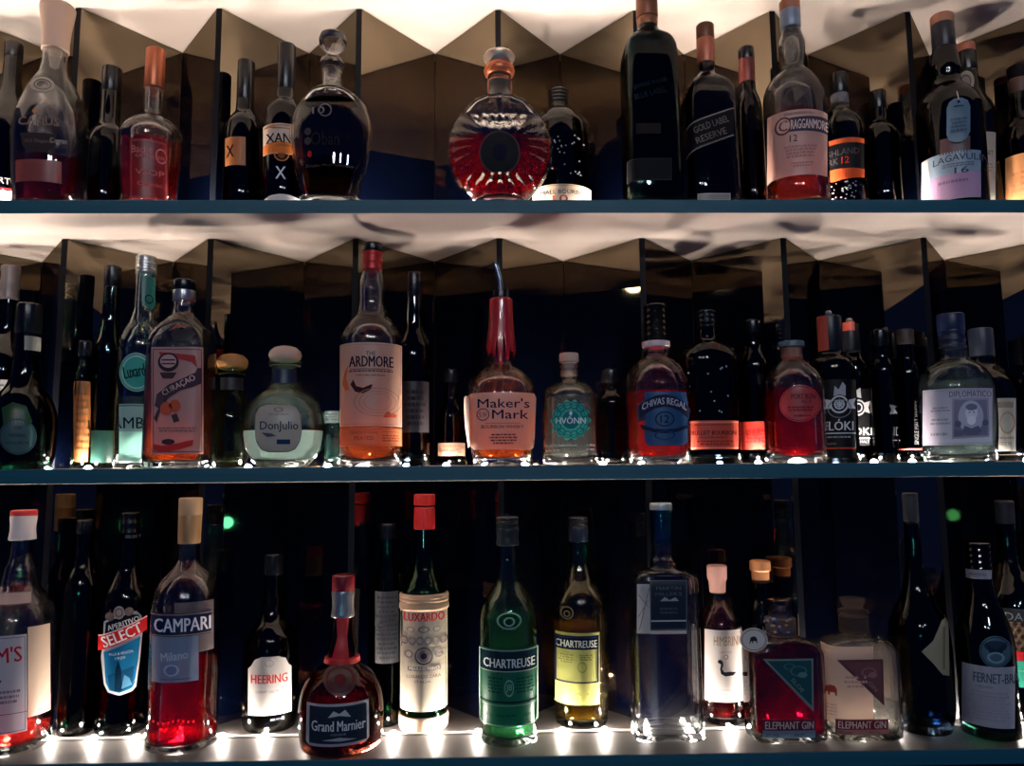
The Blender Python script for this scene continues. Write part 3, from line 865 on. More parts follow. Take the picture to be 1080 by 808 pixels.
b = Bottle('whisky_bottle', 'whisky bottle with blue arched label and red-orange liquid, dark cap over a white collar', 'bottle', 'M', 694,
           [(362,13),(376,13.4),(380,18),(387,25.5),(397,31),(408,33.5),(425,33.8),(470,33),(489,31.5)], CLEAR, ref=440)
b.cap('cap', 322, 362, 12.2, glass((.05,.06,.09),.2), 12.6, ridges=6)
b.lathe('collar', [(360.5,12.6),(361,14.6),(366,14.6),(367,13.6)], solid((206,186,190), .4))
b.fill(414, liquid((.74,.11,.05), .45))
b.label(('p',[(680,413),(723,413),(725,425),(725,466),(720,470),(684,470),(680,464)]), paper((44,96,142), .25), [(('p',[(674,428),(682,421),(692,417),(701,416),(711,418),(720,423),(727,430),(726,442),(717,434),(708,430),(700,429),(690,431),(682,436),(675,441)]),(40,46,70)),
        (('t','CHIVAS REGAL',700.5,429,46,7,0,.03,6),(190,190,200)), (('t','12',701,442,9,8),(26,34,58)), (('ring',701,442,10,8,.86),(30,44,78)), (('p',[(676,447),(690,452),(701,453),(713,452),(726,447),(725,451),(713,456),(701,457),(690,456),(678,452)]),(34,44,70)), (('ring',701,459,11,5,.8),(34,70,110))])
b.label(('p',[(672,427),(681,419),(681,442),(673,444)]), solid((40,48,72), .5), name='label_wing')

b = Bottle('bourbon_bottle', 'broad dark bourbon bottle with glowing red-orange strip label, left of a narrower one alike', 'bottle', 'M', 748,
           [(338,9.5),(359,10.2),(364,18),(370,26),(380,30.6),(400,31),(488,31)], NIGHT, ratio=.8, Y=1.11, ref=430, n=2.6)
b.cap('cap', 328, 346, 10.2, BLACK, ridges=3)
b.fill(470, liquid((.30,.05,.02), .4))
b.label(('r',722,443.5,778.5,474), paper((236,96,76), .4), [(('t','BULLEIT BOURBON',753,456.5,46,4.6,0,.03),(90,14,16)), (('t','FRONTIER WHISKEY',753,461.5,30,2.2),(130,36,34)), (('r',723,445,778,445.8),(250,170,140)), (('r',723,472,778,472.8),(250,170,140))] + tiny(734,774,464,470,2,(180,60,50),18) + tiny(728,776,447,449,1,(170,60,50),19))
rnd = random.Random(5)
b.prints([(('e', 726+44*rnd.random(), 380+58*rnd.random(), .8, .9), (170,190,200)) for _ in range(12)], name='bubble_highlights')  # white highlights of bubbles, painted on as small dots

b = Bottle('bourbon_bottle', 'narrow dark bourbon bottle with a dull red label, behind the pink oval label bottle', 'bottle', 'M', 797,
           [(345,8),(366,9),(374,12),(385,15.5),(400,16),(488,16)], NIGHT, Y=1.125, ref=430)
b.cap('cap', 338, 352, 8.8, BLACK)
b.fill(470, liquid((.30,.05,.02), .4))
b.label(('r',783,444.5,812,474), paper((216,62,52), .35), tiny(786,808,452,468,4,(150,30,30),20))

b = Bottle('whisky_bottle', 'clear bottle of red liquid with a pink oval label and flat grey stopper', 'bottle', 'M', 838,
           [(364,11),(378,11.5),(384,16.5),(392,24),(402,29.3),(415,31),(482,31),(488,29)], CLEAR, ref=440)
b.lathe('stopper', [(360.5,12),(361.3,13.2),(366,13.4),(367,11.5)], solid((74,98,108), .4)); b.cap('cork', 367, 378, 10.0, solid((176,122,100), .7))
b.fill(411, liquid((.60,.05,.05), .4))
b.label(('e',844,425.5,21.5,19.5), paper((198,84,84), .35), [(('t','PORT RUN',847,418,25,5.5,0,.03),(110,28,34)), (('t','No. 4',850,423.5,9,3),(110,28,34)), (('ring',844,425.5,20.5,18.5,.96),(130,40,46))] + tiny(830,858,428,434,2,(140,44,48),21) + tiny(834,858,437,440,1,(140,44,48),22), name='oval_label')

def flok(cx, Y, label, dx, dy, front):
    b = Bottle('whisky_bottle', label, 'bottle', 'M', cx,
               [(368+dy*.5,11),(374+dy*.5,13),(380+dy*.5,20 if front else 16),(388+dy*.5,22.5 if front else 17),(400+dy*.5,23) if front else (400,17.5),(488,23 if front else 17.5)], NIGHT, Y=Y, ref=430, K=44)
    c0 = b.cap('cap', 334+dy, 371+dy*.8, 12.6 if front else 9, solid((22,22,28), .35))
    b.lathe('metal_ball', [(327.5+dy,1),(328+dy,2.6),(330+dy,3.6),(332.5+dy,3),(334.5+dy,1.5)], SILVER)
    return b
b = flok(879, 1.075, 'dark bottle with white rune emblem and bold lettering, front one of the pair', 0, 0, True)
v, f = b.sheet(('r',862,371,872,372), .001)
def neck_strip(b, y0, y1, x0, x1, hw):
    yc = b.colx((y0+y1)/2); V, Fc = [], []
    nn = 8
    for j in range(5):
        z = b.zl(y0 + (y1-y0)*j/4)
        for i in range(nn+1):
            u = ((x0 + (x1-x0)*i/nn) - yc)/hw; u = max(-.995, min(.995, u)); r = (hw + .35)*b.scale
            V.append((u*r, -math.sqrt(1-u*u)*r, z))
    for j in range(4):
        for i in range(nn):
            a = j*(nn+1)+i; Fc.append((a, a+nn+1, a+nn+2, a+1))
    o = link('neck_strip', V, Fc, paper((214,92,74), .25), b.root); o['label'] = 'orange-red tax strip'
neck_strip(b, 335, 371, 855.5, 868.5, 12.9)
b.label(('r',860,400,902,483), solid((10,10,14), .5, spec=.2), [(('e',885,426.5,9.5,9.5),(205,205,205)), (('e',885,426.5,7.6,7.6),(24,24,30)), (('ring',885,426.5,5.5,5.5,.7),(205,205,205))] + [(('p',[(885+6.8*math.cos(a),426.5+6.8*math.sin(a)),(885+1.2*math.cos(a+1.4),426.5+1.2*math.sin(a+1.4)),(885+1.2*math.cos(a-1.4),426.5+1.2*math.sin(a-1.4))]),(205,205,205)) for a in [i*math.pi/4 for i in range(8)]] +
        [(('p',[(867,420),(877,422),(876,431),(867,431),(870,426)]),(205,205,205)), (('p',[(894,422),(901,420),(899,426),(901,431),(894,431)]),(205,205,205)), (('p',[(879,418),(880,407),(884,411),(888,403),(891,407),(891,418),(885,416)]),(175,175,180)), (('ring',885,431,12,10,.9),(120,120,125)),
         (('t','FLÓKI',884,448,30,12,0,.03),(222,222,222)), (('r',868,456.4,901,457.6),(205,205,205))] + tiny(869,901,459.5,462.5,1,(150,150,150),23) + [(('r',868,472,901,473.5),(190,70,50)), (('t','ICELAND',876,468,12,2.2),(150,150,150))])
b = flok(901, 1.14, 'second rune-emblem bottle, half hidden behind its right neighbour in the pair', 20, 8, False)
neck_strip(b, 341, 350, 880.5, 897, 9.2)
b.label(('r',880,410,917,470), solid((10,10,14), .5, spec=.2), [(('e',905,430,7.5,8.5),(190,190,192)), (('e',905,430,6,6.8),(24,24,30)), (('ring',905,430,4.4,5,.7),(190,190,192)), (('p',[(911,425),(917,423),(915,430),(917,436),(911,434)]),(190,190,192)), (('p',[(900,420),(903,412),(907,409),(908,420),(904,419)]),(170,170,175)),
        (('t','FLÓKI',904,454,30,10,0,.03),(214,214,214)), (('r',890,462,917,463),(190,190,190)), (('t','SINGLE MALT',905,466,22,2.6),(150,150,150))])

b = Bottle('rum_bottle', 'wide clear rum bottle with navy cap and lavender portrait label', 'bottle', 'M', 1009,
           [(364,13),(378,13.6),(384,21),(391,30.5),(400,36),(412,38.6),(435,38.6),(470,36.5),(487,34.5)], glass((.86,.93,.93),.6), ref=430, wall=.003, ratio=.8)
b.cap('cap', 331.5, 349, 13.2, solid((22,34,66), .4)); b.cap('neck_foil', 348, 368, 12.9, solid((18,28,56), .4), 13.4, ridges=2)
b.fill(404, liquid((.90,.94,.93), .12))
b.label(('r',973.5,409.5,1046.5,469), paper((206,200,222), .4), [(('t','DIPLOMATICO',1023,415.5,44,6.4,0,.02),(104,104,124)), (('p',[(1004,420),(1042,420),(1043,461),(1004,463)]),(158,156,178)), (('p',[(1006,422),(1040,422),(1041,459),(1006,461)]),(130,128,150)),
        (('e',1023.5,440,13,17.5),(188,186,204)), (('e',1024,436,6.2,8.5),(226,222,232)), (('e',1024,429.5,6,3.6),(120,118,138)), (('e',1024,443.5,4.6,4.8),(240,238,244)), (('p',[(1014,456),(1017,449),(1024,452),(1031,449),(1035,455),(1030,459),(1019,459)]),(110,108,130)), (('r',1021,434.5,1023,435.6),(90,88,110)), (('r',1025.4,434.5,1027.4,435.6),(90,88,110)),
        (('e',1010,447,3.5,3.5),(104,102,124)), (('e',1038,446,3.2,3.2),(104,102,124)), (('p',[(1006,453),(1016,455),(1016,459),(1006,461)]),(112,110,134))] + tiny(982,1002,428,434,2,(150,148,170),24) + tiny(982,1002,440,448,2,(150,148,170),25) + tiny(980,1002,455,460,1,(150,148,170),26) + frame(975.5,411,1045,467.5,.5,(150,148,170)))

# ------------------------------------------------------------------ MIDDLE ROW, behind
b = Bottle('wine_bottle', 'black bottle with a long grey neck capsule at the left edge of the middle shelf', 'bottle', 'M', 2,
           [(312,8.6),(350,9.6),(364,16),(380,24),(398,26),(492,26)], NIGHT, Y=1.145, ref=430)
b.cap('capsule', 281, 317, 9.4, solid((104,96,98), .4, .4), 9.4, ridges=2)
b.label(('r',-12,400,16,420), paper((196,190,186), .25), tiny(-6,14,404,416,3,(120,120,120),27))

b = Bottle('herbal_liqueur_bottle', 'bulbous dark green liqueur bottle with round grey-green seal label at lower left', 'bottle', 'M', 24,
           [(350,12),(372,12.5),(396,14),(408,18),(420,26),(436,31.5),(455,33),(480,32),(492,29)], DARKGREEN, ref=440, Y=1.055)
b.cap('cap', 321, 352, 12.6, BLACK, 13)
b.label(('r',26,354,51,369), paper((142,138,134), .25), name='neck_band', off=.0012)
b.label(('p',[(2,430),(14,424),(28,428),(34,444),(30,450),(4,450)]), paper((34,84,44), .35), name='green_label')
b.label(('e',19,460,19.5,19.5), paper((66,96,100), .25), [(('t','DOM',19,451,8,4),(34,52,58)), (('t','HERBAL',19,459,18,3.6),(34,52,58)), (('ring',19,460,18.5,18.5,.96),(36,56,60)), (('t','LIQUEUR',19,467,24,3),(34,52,58))], name='seal_label')

b = Bottle('bitters_bottle', 'slim bottle with an orange-brown back label beside the green seal bottle', 'bottle', 'M', 86,  # a reflection in the mirrors, built as a solid bottle
           [(372,5),(388,6),(396,8),(402,8.4),(492,8.4)], OLIVE, Y=1.10, ref=440)
b.cap('cap', 360, 376, 6.6, BLACK)
b.label(('r',78,402,95,487), paper((110,68,38), .04), tiny(80,93,415,480,9,(140,84,50),28))

b = Bottle('anise_liqueur_bottle', 'dark teal bottle standing left of the silver-capped bottle, its lower half green', 'bottle', 'M', 112,  # mirror image of its neighbour, built as a solid bottle
           [(300,8),(338,8.6),(352,11),(364,14),(380,15),(492,15)], glass((.10,.26,.27),.3), Y=1.12, ref=430)
b.cap('cap', 281, 303, 8.4, BLACK)
b.fill(411, liquid((.10,.42,.38), .5))
b.label(('r',96,454,127,488), paper((12,50,44), .6), name='frosted_band')

b = Bottle('tequila_bottle', 'squat olive tequila bottle with tan dome stopper, behind the pale stoppered one', 'bottle', 'M', 243,
           [(394,11.5),(412,12),(418,15),(429,19),(445,21.5),(462,22),(478,20.5),(488,17),(493,15)], OLIVE, Y=1.125, ref=450)
b.lathe('stopper', [(373.5,5),(375,11),(379,15.4),(383,16.2),(388,14.6),(390,11)], solid((186,124,70), .6))
b.lathe('collar', [(389,12),(390,15),(395,15.4),(397,12)], OLIVE)
b.label(('r',233,398,258,411), solid((20,22,32), .5), name='neck_label')
b.fill(457, liquid((.34,.34,.16), .3))

b = Bottle('miniature_bottle', 'small clear bottle with frosted cap, between the squat and the orange-glowing bottles', 'bottle', 'M', 351,
           [(444,7.5),(452,8),(456,10),(462,10.5),(491,10.5)], AQUA, Y=1.105, ref=470)
b.cap('cap', 434, 446, 9.4, solid((168,190,184), .5), ridges=3)
b.fill(462, liquid((.6,.8,.76), .4))

b = Bottle('liqueur_bottle', 'black bottle with small tan base label left of the red wax bottle', 'bottle', 'M', 476,
           [(400,7.5),(420,8),(430,12),(440,15),(491,15.5)], NIGHT, Y=1.125, ref=450)
b.cap('cap', 390, 404, 8.4, BLACK)
b.label(('r',462,467,490,481), paper((84,62,50), .05), tiny(465,487,469,479,3,(90,64,54),29))

b = Bottle('liqueur_bottle', 'dim dark bottle behind the foil-necked glowing whisky, its label barely visible', 'bottle', 'M', 436,
           [(310,8),(345,9),(356,13),(368,17),(380,18),(491,18)], NIGHT, Y=1.10, ref=430)
b.cap('cap', 288, 314, 8.6, BLACK)
b.label(('r',424,402,452,456), paper((44,40,46), .1), tiny(427,449,410,450,6,(44,40,46),30))
b.fill(380, liquid((.12,.03,.03), .2))

b = Bottle('liqueur_bottle', 'dim smoky bottle between the turquoise flower gin and the blue-labelled whisky', 'bottle', 'M', 645,
           [(402,9),(412,9.5),(417,14),(424,17),(436,17.5),(489,17.5)], NIGHT, Y=1.12, ref=450)
b.cap('cap', 390, 404, 9.8, BLACK)

b = Bottle('whisky_bottle', 'black bottle with faint white marks, just right of the two rune-emblem bottles', 'bottle', 'M', 932,
           [(362,8.4),(378,8.8),(385,11.5),(394,12.6),(488,12.6)], NIGHT, Y=1.10, ref=430)
b.cap('cap', 348, 366, 8.8, BLACK)
b.prints([(('p',[(938,427),(946,428),(943,431),(946,436),(938,437),(940,432)]),(120,120,126)), (('t','ID',946,455,7,9,0,.0),(110,112,120)), (('r',941,464,949,465),(90,92,100))])

b = Bottle('whisky_bottle', 'slim black bottle with vertical lettering and a red line at its base', 'bottle', 'M', 959,
           [(362,8.2),(380,8.8),(388,11),(398,12),(487,12)], NIGHT, Y=1.125, ref=430)
b.cap('cap', 348, 364, 9, solid((38,30,30), .5))
b.fill(474, liquid((.85,.12,.10), .6))
b.prints([(('t','SINGLE MALT WHISKY',966.6,446,46,4.4,math.pi/2),(96,94,100)), (('r',948,473,976,474.6),(196,60,56))])

b = Bottle('rum_bottle', 'dark bottle with a bright white label peeking out right of the portrait label', 'bottle', 'M', 1040,
           [(374,11),(386,14.5),(396,25),(407,31),(420,32.5),(487,32.5)], SMOKE, Y=1.125, ref=430)
b.cap('cap', 347, 377, 11.6, solid((34,40,56), .4))
b.label(('r',1030,420,1071,476), paper((240,232,218), .5), [(('p',[(1048,424),(1068,424),(1068,430),(1048,430)]),(160,140,120)), (('ring',1062,446,8,12,.8),(190,160,130)), (('t','ESTD',1060,468,12,3),(110,100,96))] + tiny(1049,1068,460,464,1,(170,150,140),31))

b = Bottle('liqueur_bottle', 'dark bottle cut off by the right edge of the middle shelf', 'bottle', 'M', 1090,
           [(366,5.5),(390,6),(400,8),(412,9),(487,9)], NIGHT, Y=1.09, ref=430)
b.cap('cap', 352, 370, 6, BLACK)

# ================================================================== BOTTOM ROW, front
b = Bottle('gin_liqueur_bottle', 'large clear bottle with white cap, white label and red lettering, cut off at lower left', 'bottle', 'B', 13,
           [(566,10),(585,11),(600,15.5),(615,18),(622,22),(630,28),(642,35),(655,38.5),(700,39.5),(780,38.5),(795,37),(801,34)], CLEAR, ref=740)
b.cap('cap', 538, 544, 13, solid((186,44,44), .5)); b.cap('neck_foil', 543, 569, 13, solid((206,196,194), .5), 13.4, ridges=1)
b.fill(768, liquid((.70,.12,.10), .4))
b.label(('r',-6,625,33,638), paper((190,176,168), .3), name='neck_label', prints=frame(-6,625,33,638,.7,(120,110,110)))
b.label(('r',-16,671,28,776), paper((196,198,210), .35), [(('t',"PIMM'S",-6,692,58,17,.04,.04),(176,34,46)), (('p',[(-8,716),(2,718),(0,722),(-8,722)]),(40,36,60))] + tiny(-8,22,728,744,3,(130,120,130),32) + frame(-14,673,26,774,.7,(96,92,110)) + [(('r',-16,754,28,754.8),(96,92,110))])
b.label(('r',29,664,52,762), paper((214,192,172), .5), name='pale_side_patch')  # back label seen through the glass, laid on the front

b = Bottle('bitter_aperitif_bottle', 'tall bitter aperitif bottle half full of bright red liquid, navy band with white lettering', 'bottle', 'B', 194,
           [(570,10.5),(590,11.3),(599,16),(609,25.5),(621,32),(634,34.8),(690,35.2),(735,34.6),(765,35.4),(785,36),(792,35),(797,32)], glass((.94,.93,.94),.5), ref=720)
b.cap('cap', 525, 543, 12.2, solid((178,146,112), .45, .3)); b.cap('neck_foil', 542, 573, 12.1, solid((166,128,88), .45, .4), 11.6)
b.fill(697, liquid((.62,.02,.04), .4))
b.label(('r',184,636,225,690), paper((120,110,112), .4), name='rear_label', off=.0003)
b.label(('r',160.5,671,209,720), paper((142,160,186), .35), [(('t','Milano',184,692,28,9,.12),(196,206,224)), (('e',181,707,5,5.5),(110,120,150)), (('ring',181,707,8,6,.8),(180,190,210)), (('r',170,716,200,717),(100,104,130))], name='label', off=.0007)
b.label(('r',160,647,222,671.5), paper((22,30,70), .2), [(('t','CAMPARI',192.5,659.5,58,14.5,0,.04),(226,224,228)), (('r',160,648,223,649),(150,130,110)), (('r',160,669.6,223,670.6),(150,130,110))], name='band_label', off=.0012)
rnd = random.Random(3)
b.prints([(('e', 162+5.2*k, 762+1.5*math.sin(k), 1.1, 1.4), (214,60,74)) for k in range(9)], name='embossed_dots')

b = Bottle('orange_liqueur_bottle', 'bulbous amber liqueur bottle with red ribbon, wax seal and dark silver-framed label', 'bottle', 'B', 360,
           [(646,11.5),(668,12.5),(682,15.5),(696,16.5),(702,23),(709,31),(719,38.5),(733,43),(750,44.6),(768,44),(784,41),(795,38),(800,34)], glass((.42,.12,.06),.4), ref=750)
b.cap('cap', 606, 623, 12, solid((120,24,30), .35, coat=.4)); b.cap('neck_band', 622, 650, 12.2, SILVER, 12.4, ridges=1)
b.fill(742, liquid((.75,.20,.06), .45))
b.label(('p',[(355,650),(368,650),(366,672),(368,696),(350,696),(356,672)]), solid((186,36,38), .5), name='ribbon')
b.lathe('ribbon_band', [(691,16),(692,18.4),(697,19),(698,17)], solid((186,36,38), .5))
b.label(('e',359,717,17,17), solid((50,18,24), .4), name='wax_seal', off=.0022, prints=[(('ring',359,717,14,14,.86),(92,40,44)), (('e',359,717,6,6),(84,36,40))])
b.label(('p',[(324,743),(388.5,742),(389,783),(385,787),(326,788),(323,784)]), paper((168,176,182), .25), [(('p',[(327,745.5),(386,745),(386.5,784),(326.5,785)]),(34,44,56)), (('t','Grand Marnier',357,766,56,11,0,.03),(206,206,208)), (('t','LIQUEUR',357,775,16,2.4),(140,146,152)), (('p',[(346,757),(352,750),(358,753),(364,749),(370,757),(358,755)]),(170,172,176)), (('p',[(340,781),(358,778),(376,781),(358,782)]),(150,152,158))])

b = Bottle('herbal_liqueur_bottle', 'clear bottle with black cap and dark green label, embossed crest on its shoulder', 'bottle', 'B', 536.5,
           [(572,10.3),(590,10.6),(604,12.2),(613,13.6),(621,18),(631,24.5),(643,29),(655,30.8),(700,30.6),(760,29),(775,29.6),(783,30),(789,27)], glass((.72,.86,.78),.55), ref=740, wall=.003)
b.cap('cap', 545, 558, 12, solid((14,18,24), .3), ridges=4); b.cap('neck_foil', 557, 575, 12.4, solid((20,28,32), .35), 12, ridges=1)
b.fill(650, liquid((.34,.66,.42), .25))
b.prints([(('ring',537,655,13,9,.86),(120,150,140)), (('ring',537,656,6,5,.7),(120,150,140)), (('t','1605',537,663,14,3),(110,140,130))], name='embossed_crest')
b.label(('r',507,685,566,767), paper((30,108,84), .35), [(('r',507,686,566,708),(22,42,52)), (('t','CHARTREUSE',537,700,53,9.5,0,.04),(206,214,208)), (('r',507,708,566,709),(150,170,150)), (('ring',537,726,5,9,.8),(110,160,136)), (('t','JB',537,726,6,8),(120,170,146)), (('r',507,740,566,742),(20,44,48)), (('r',507,744,566,745),(110,150,130)), (('t','LIQUEUR',534,755,20,3),(20,60,52)), (('t','55%',555,755,8,3),(20,60,52)), (('t','0,7L',517,755,7,3),(20,60,52))] + tiny(514,532,714,732,5,(22,80,66),33) + tiny(543,562,714,732,5,(22,80,66),34) + frame(507,686,566,766,.9,(150,176,156)))

b = Bottle('gin_bottle', 'tall rectangular clear gin bottle with a long neck and dark square window label', 'bottle', 'B', 703,
           [(535,11),(588,11.3),(591,13.2),(598,13.4),(601,20),(605,29),(609,33),(616,34.6),(760,35.6),(776,36),(783,34.5)], glass((.93,.95,.96),.7), n=7, ratio=.55, ref=740, wall=.0035, K=64)
b.cap('cap', 530.5, 537.5, 12, solid((190,196,200), .3, .6))
b.lathe('neck_sleeve', [(537.5,11.4),(538,11.9),(574,11.9),(574.6,11.4)], glass((.30,.55,.85),.3))
b.label(('p',[(685.5,612),(723,612),(725,664),(686,664)]), solid((18,30,42), .35), [(('t','MARTIN',705,620.5,26,3.6),(120,126,134)), (('t',"MILLER'S",705,626.5,28,3.6),(120,126,134)), (('p',[(696,634),(701,629.5),(706,633),(712,630),(716,634)]),(150,154,160)), (('r',686,654,724,655.6),(176,180,184))] + tiny(694,716,640,648,2,(70,80,92),35) + frame(685.5,612,724,664,.8,(96,104,112)), name='window_label')
b.label(('p',[(672,616),(685,616),(686,664),(686,668),(672,668)]), paper((206,204,206), .5), name='pale_side_patch', prints=[(('p',[(673,626),(684,640),(684,641),(673,627.5)]),(120,120,126)), (('p',[(684,620),(685,620),(675,664),(674,664)]),(120,120,126)), (('p',[(673,650),(684,632),(684,633.2),(673,651.5)]),(120,120,126))])  # white reflection on the left side, painted as a pale patch with lines
b.label(('r',686,665,724,668.5), paper((206,206,210), .5), name='lower_strip')

b = Bottle('sloe_gin_bottle', 'square-shouldered gin bottle of dark red liquid with teal triangle label and round tag', 'bottle', 'B', 827,
           [(636,12.5),(652,13),(666,15.5),(671,19),(675,30),(680,36.5),(688,39.6),(720,39.8),(772,39),(781,38.4),(785,36)], CLEAR, n=4.5, ratio=.6, ref=740, wall=.003, K=56)
b.lathe('stopper', [(631,9),(632,12.6),(638,13.2),(642,12.4),(643,9)], glass((.75,.75,.76),.6))
b.fill(675, liquid((.36,.02,.06), .35, .2))
LE = solid((92,74,70), .8)
b.lathe('neck_string', [(650,13.4)] + [(651 + i*.9, 14.6 + (i % 2)*1.1) for i in range(20)] + [(669.5,15.6)], LE)
rnd = random.Random(8)
b.prints([(('e', 803+28*rnd.random(), 652+17*rnd.random(), 1.4, 1.2), rnd.choice([(70,90,150),(150,150,160),(40,50,90),(170,140,110)])) for _ in range(34)], name='beads', off=.0032)
b.label(('p',[(804.5,695),(857.5,695),(858,751)]), paper((120,150,140), .25), [(('p',[(809,697),(855.6,697),(856,745)]),(34,74,80)), (('t','SLOE',841,723,18,4,-.85),(140,160,156)), (('ring',842,708,9,5.5,.8),(66,110,110)), (('e',846,712,5,3),(84,124,120)), (('ring',832,703,6,3.5,.7),(60,104,104))], name='triangle_label')
b.label(('r',804.5,759,860,778.5), paper((112,140,156), .3), [(('r',804.5,759,860,770.5),(88,34,52)), (('t','ELEPHANT GIN',832.5,765,51,8,0,.03),(196,176,170)), (('t','35% VOL',815,775,14,2.6),(50,60,84)), (('t','500 ML',843,775,12,2.6),(50,60,84))], name='base_label')
def disc(b, name, x, y, rx, ry, off, m, prints, lab):
    """round card tag hanging in front of the bottle, 1.2 mm thick"""
    Yf = b.Y - b.R*b.ratio - off
    X, Z = unp(x, y, Yf); sc = Yf/FPX
    v = []; K = 32
    for dy in (0, .0012):
        for k in range(K):
            a = 2*math.pi*k/K
            v.append((X - b.X + rx*sc*math.cos(a), Yf - b.Y + dy, Z - b.z0 - ry*sc*math.sin(a)))
    f = [tuple(reversed(range(K))), tuple(range(K, 2*K))] + [(k, (k+1) % K, K+(k+1) % K, K+k) for k in range(K)]
    o = link(name, v, f, m, b.root, smooth=False); o['label'] = lab
    V, Fc, ms, mi = [], [], [], []
    for k, (P, c) in enumerate(prints):
        mm = ink(c); 
        if mm not in ms: ms.append(mm)
        base = len(V); V += [(X - b.X + px*sc, Yf - b.Y - .0002 - .0001*k, Z - b.z0 - py*sc) for px, py in P]
        Fc.append(tuple(range(base, base+len(P)))); mi.append(ms.index(mm))
    if V: link('emblem', V, Fc, ms, o, midx=mi, smooth=False)
    return o
EL = [(-6,1),(-5,-3),(-1,-4.5),(3,-4),(5,-1),(5,4),(3.5,4),(3,1.5),(-1,1.5),(-1.5,4),(-3,4),(-3,1),(-5,2.5),(-6,5),(-7,4.5)]
def circ(r, r2): return [(r*math.cos(t), r2*math.sin(t)) for t in [2*math.pi*i/28 for i in range(28)]]
disc(b, 'round_tag', 795, 675, 14.5, 12, .004, paper((204,196,186), .3), [(circ(12.6,10.4),(96,88,88)), (circ(12,9.8),(204,196,186)), ([(x*.7, y*.8) for x, y in EL],(50,44,50))], 'round cream tag with elephant')

b = Bottle('gin_bottle', 'clear square-shouldered gin bottle with brown triangle label, glass stopper and pale back label', 'bottle', 'B', 905,
           [(644,12.5),(666,14),(670,20),(674,30),(680,36.5),(688,39.6),(720,40),(772,39),(779,38),(783,36)], glass((.95,.95,.94),.5), n=4.5, ratio=.62, ref=740, wall=.003, K=56)
b.lathe('stopper', [(629.5,8),(630.5,13),(634,12.8),(638,10),(642,9.6),(643,15),(645,16.4),(647,14)], liquid((.9,.84,.82), .4))
b.fill(684, liquid((.92,.90,.88), .2))
b.lathe('neck_string', [(648,13)] + [(649 + i*.9, 13.8 + (i % 2)*1.0) for i in range(18)] + [(666,14.4)], solid((70,52,46), .8))
b.label(('r',866,682,921,762), paper((236,204,186), .6), [(('p',[(868+x*1.15+9, 729+y*1.3) for x, y in EL]),(170,70,58))] + tiny(890,914,712,726,3,(200,160,146),36) + tiny(868,884,742,756,4,(210,170,156),37), name='back_label', off=.0004)
b.label(('p',[(882.5,696),(931,695.5),(932.5,745)]), paper((98,60,62), .25), [(('p',[(888,698),(929,697.8),(930,739)]),(112,70,72)), (('ring',916,709,8,5,.75),(140,96,92)), (('e',920,712,4.5,3),(146,104,98)), (('t','GIN',920,724,12,4,-.85),(190,150,140))], name='triangle_label', off=.0009)
b.label(('r',881,758.5,937,774.5), paper((150,104,104), .3), [(('r',882,759.5,936,769.5),(122,42,46)), (('t','ELEPHANT GIN',909,764.5,50,7.6,0,.03),(222,196,186)), (('t','45% VOL',892,772.4,14,2.2),(90,60,64)), (('t','500 ML',922,772.4,12,2.2),(90,60,64))], name='base_label', off=.0009)
o = disc(b, 'round_tag', 935, 706, 16, 28, -.038, paper((226,206,190), .5), [], 'pale round tag hanging at the right shoulder')

b = Bottle('bitters_bottle', 'nearly black tapered bitters bottle with white neck band, eagle disc and white label', 'bottle', 'B', 1043,
           [(598,12),(618,13.2),(634,16.5),(649,21.5),(663,25.6),(680,27.6),(772,27.8),(780,26.5),(783,24)], DARKGREEN, ref=740)
b.cap('cap', 572, 600, 13, glass((.04,.05,.08),.2), 13.2, ridges=4)
b.label(('r',1017,601,1045,611), paper((178,174,182), .3), name='neck_band', off=.0012, prints=[(('t','FRATELLI',1031,606,16,2.6),(90,88,100))])
b.fill(650, liquid((.03,.012,.008), .05, .1))
b.label(('e',1050,688,17,17), paper((84,116,132), .3), [(('e',1050,682,12,6),(40,58,74)), (('p',[(1040,680),(1050,686),(1062,677),(1056,690),(1044,690)]),(30,44,58)), (('ring',1050,688,16,16,.93),(46,66,82)), (('ring',1050,694,9,6,.7),(120,150,160))], name='emblem_label')
b.label(('r',1015.5,704,1070,769), paper((198,196,206), .35), [(('t','FERNET-BRANCA',1060,716.5,66,10.5,0,.035),(60,84,96)), (('t','NOVARO',1040,726,16,2.2),(120,124,134))] + tiny(1022,1066,730,762,9,(158,156,170),38))

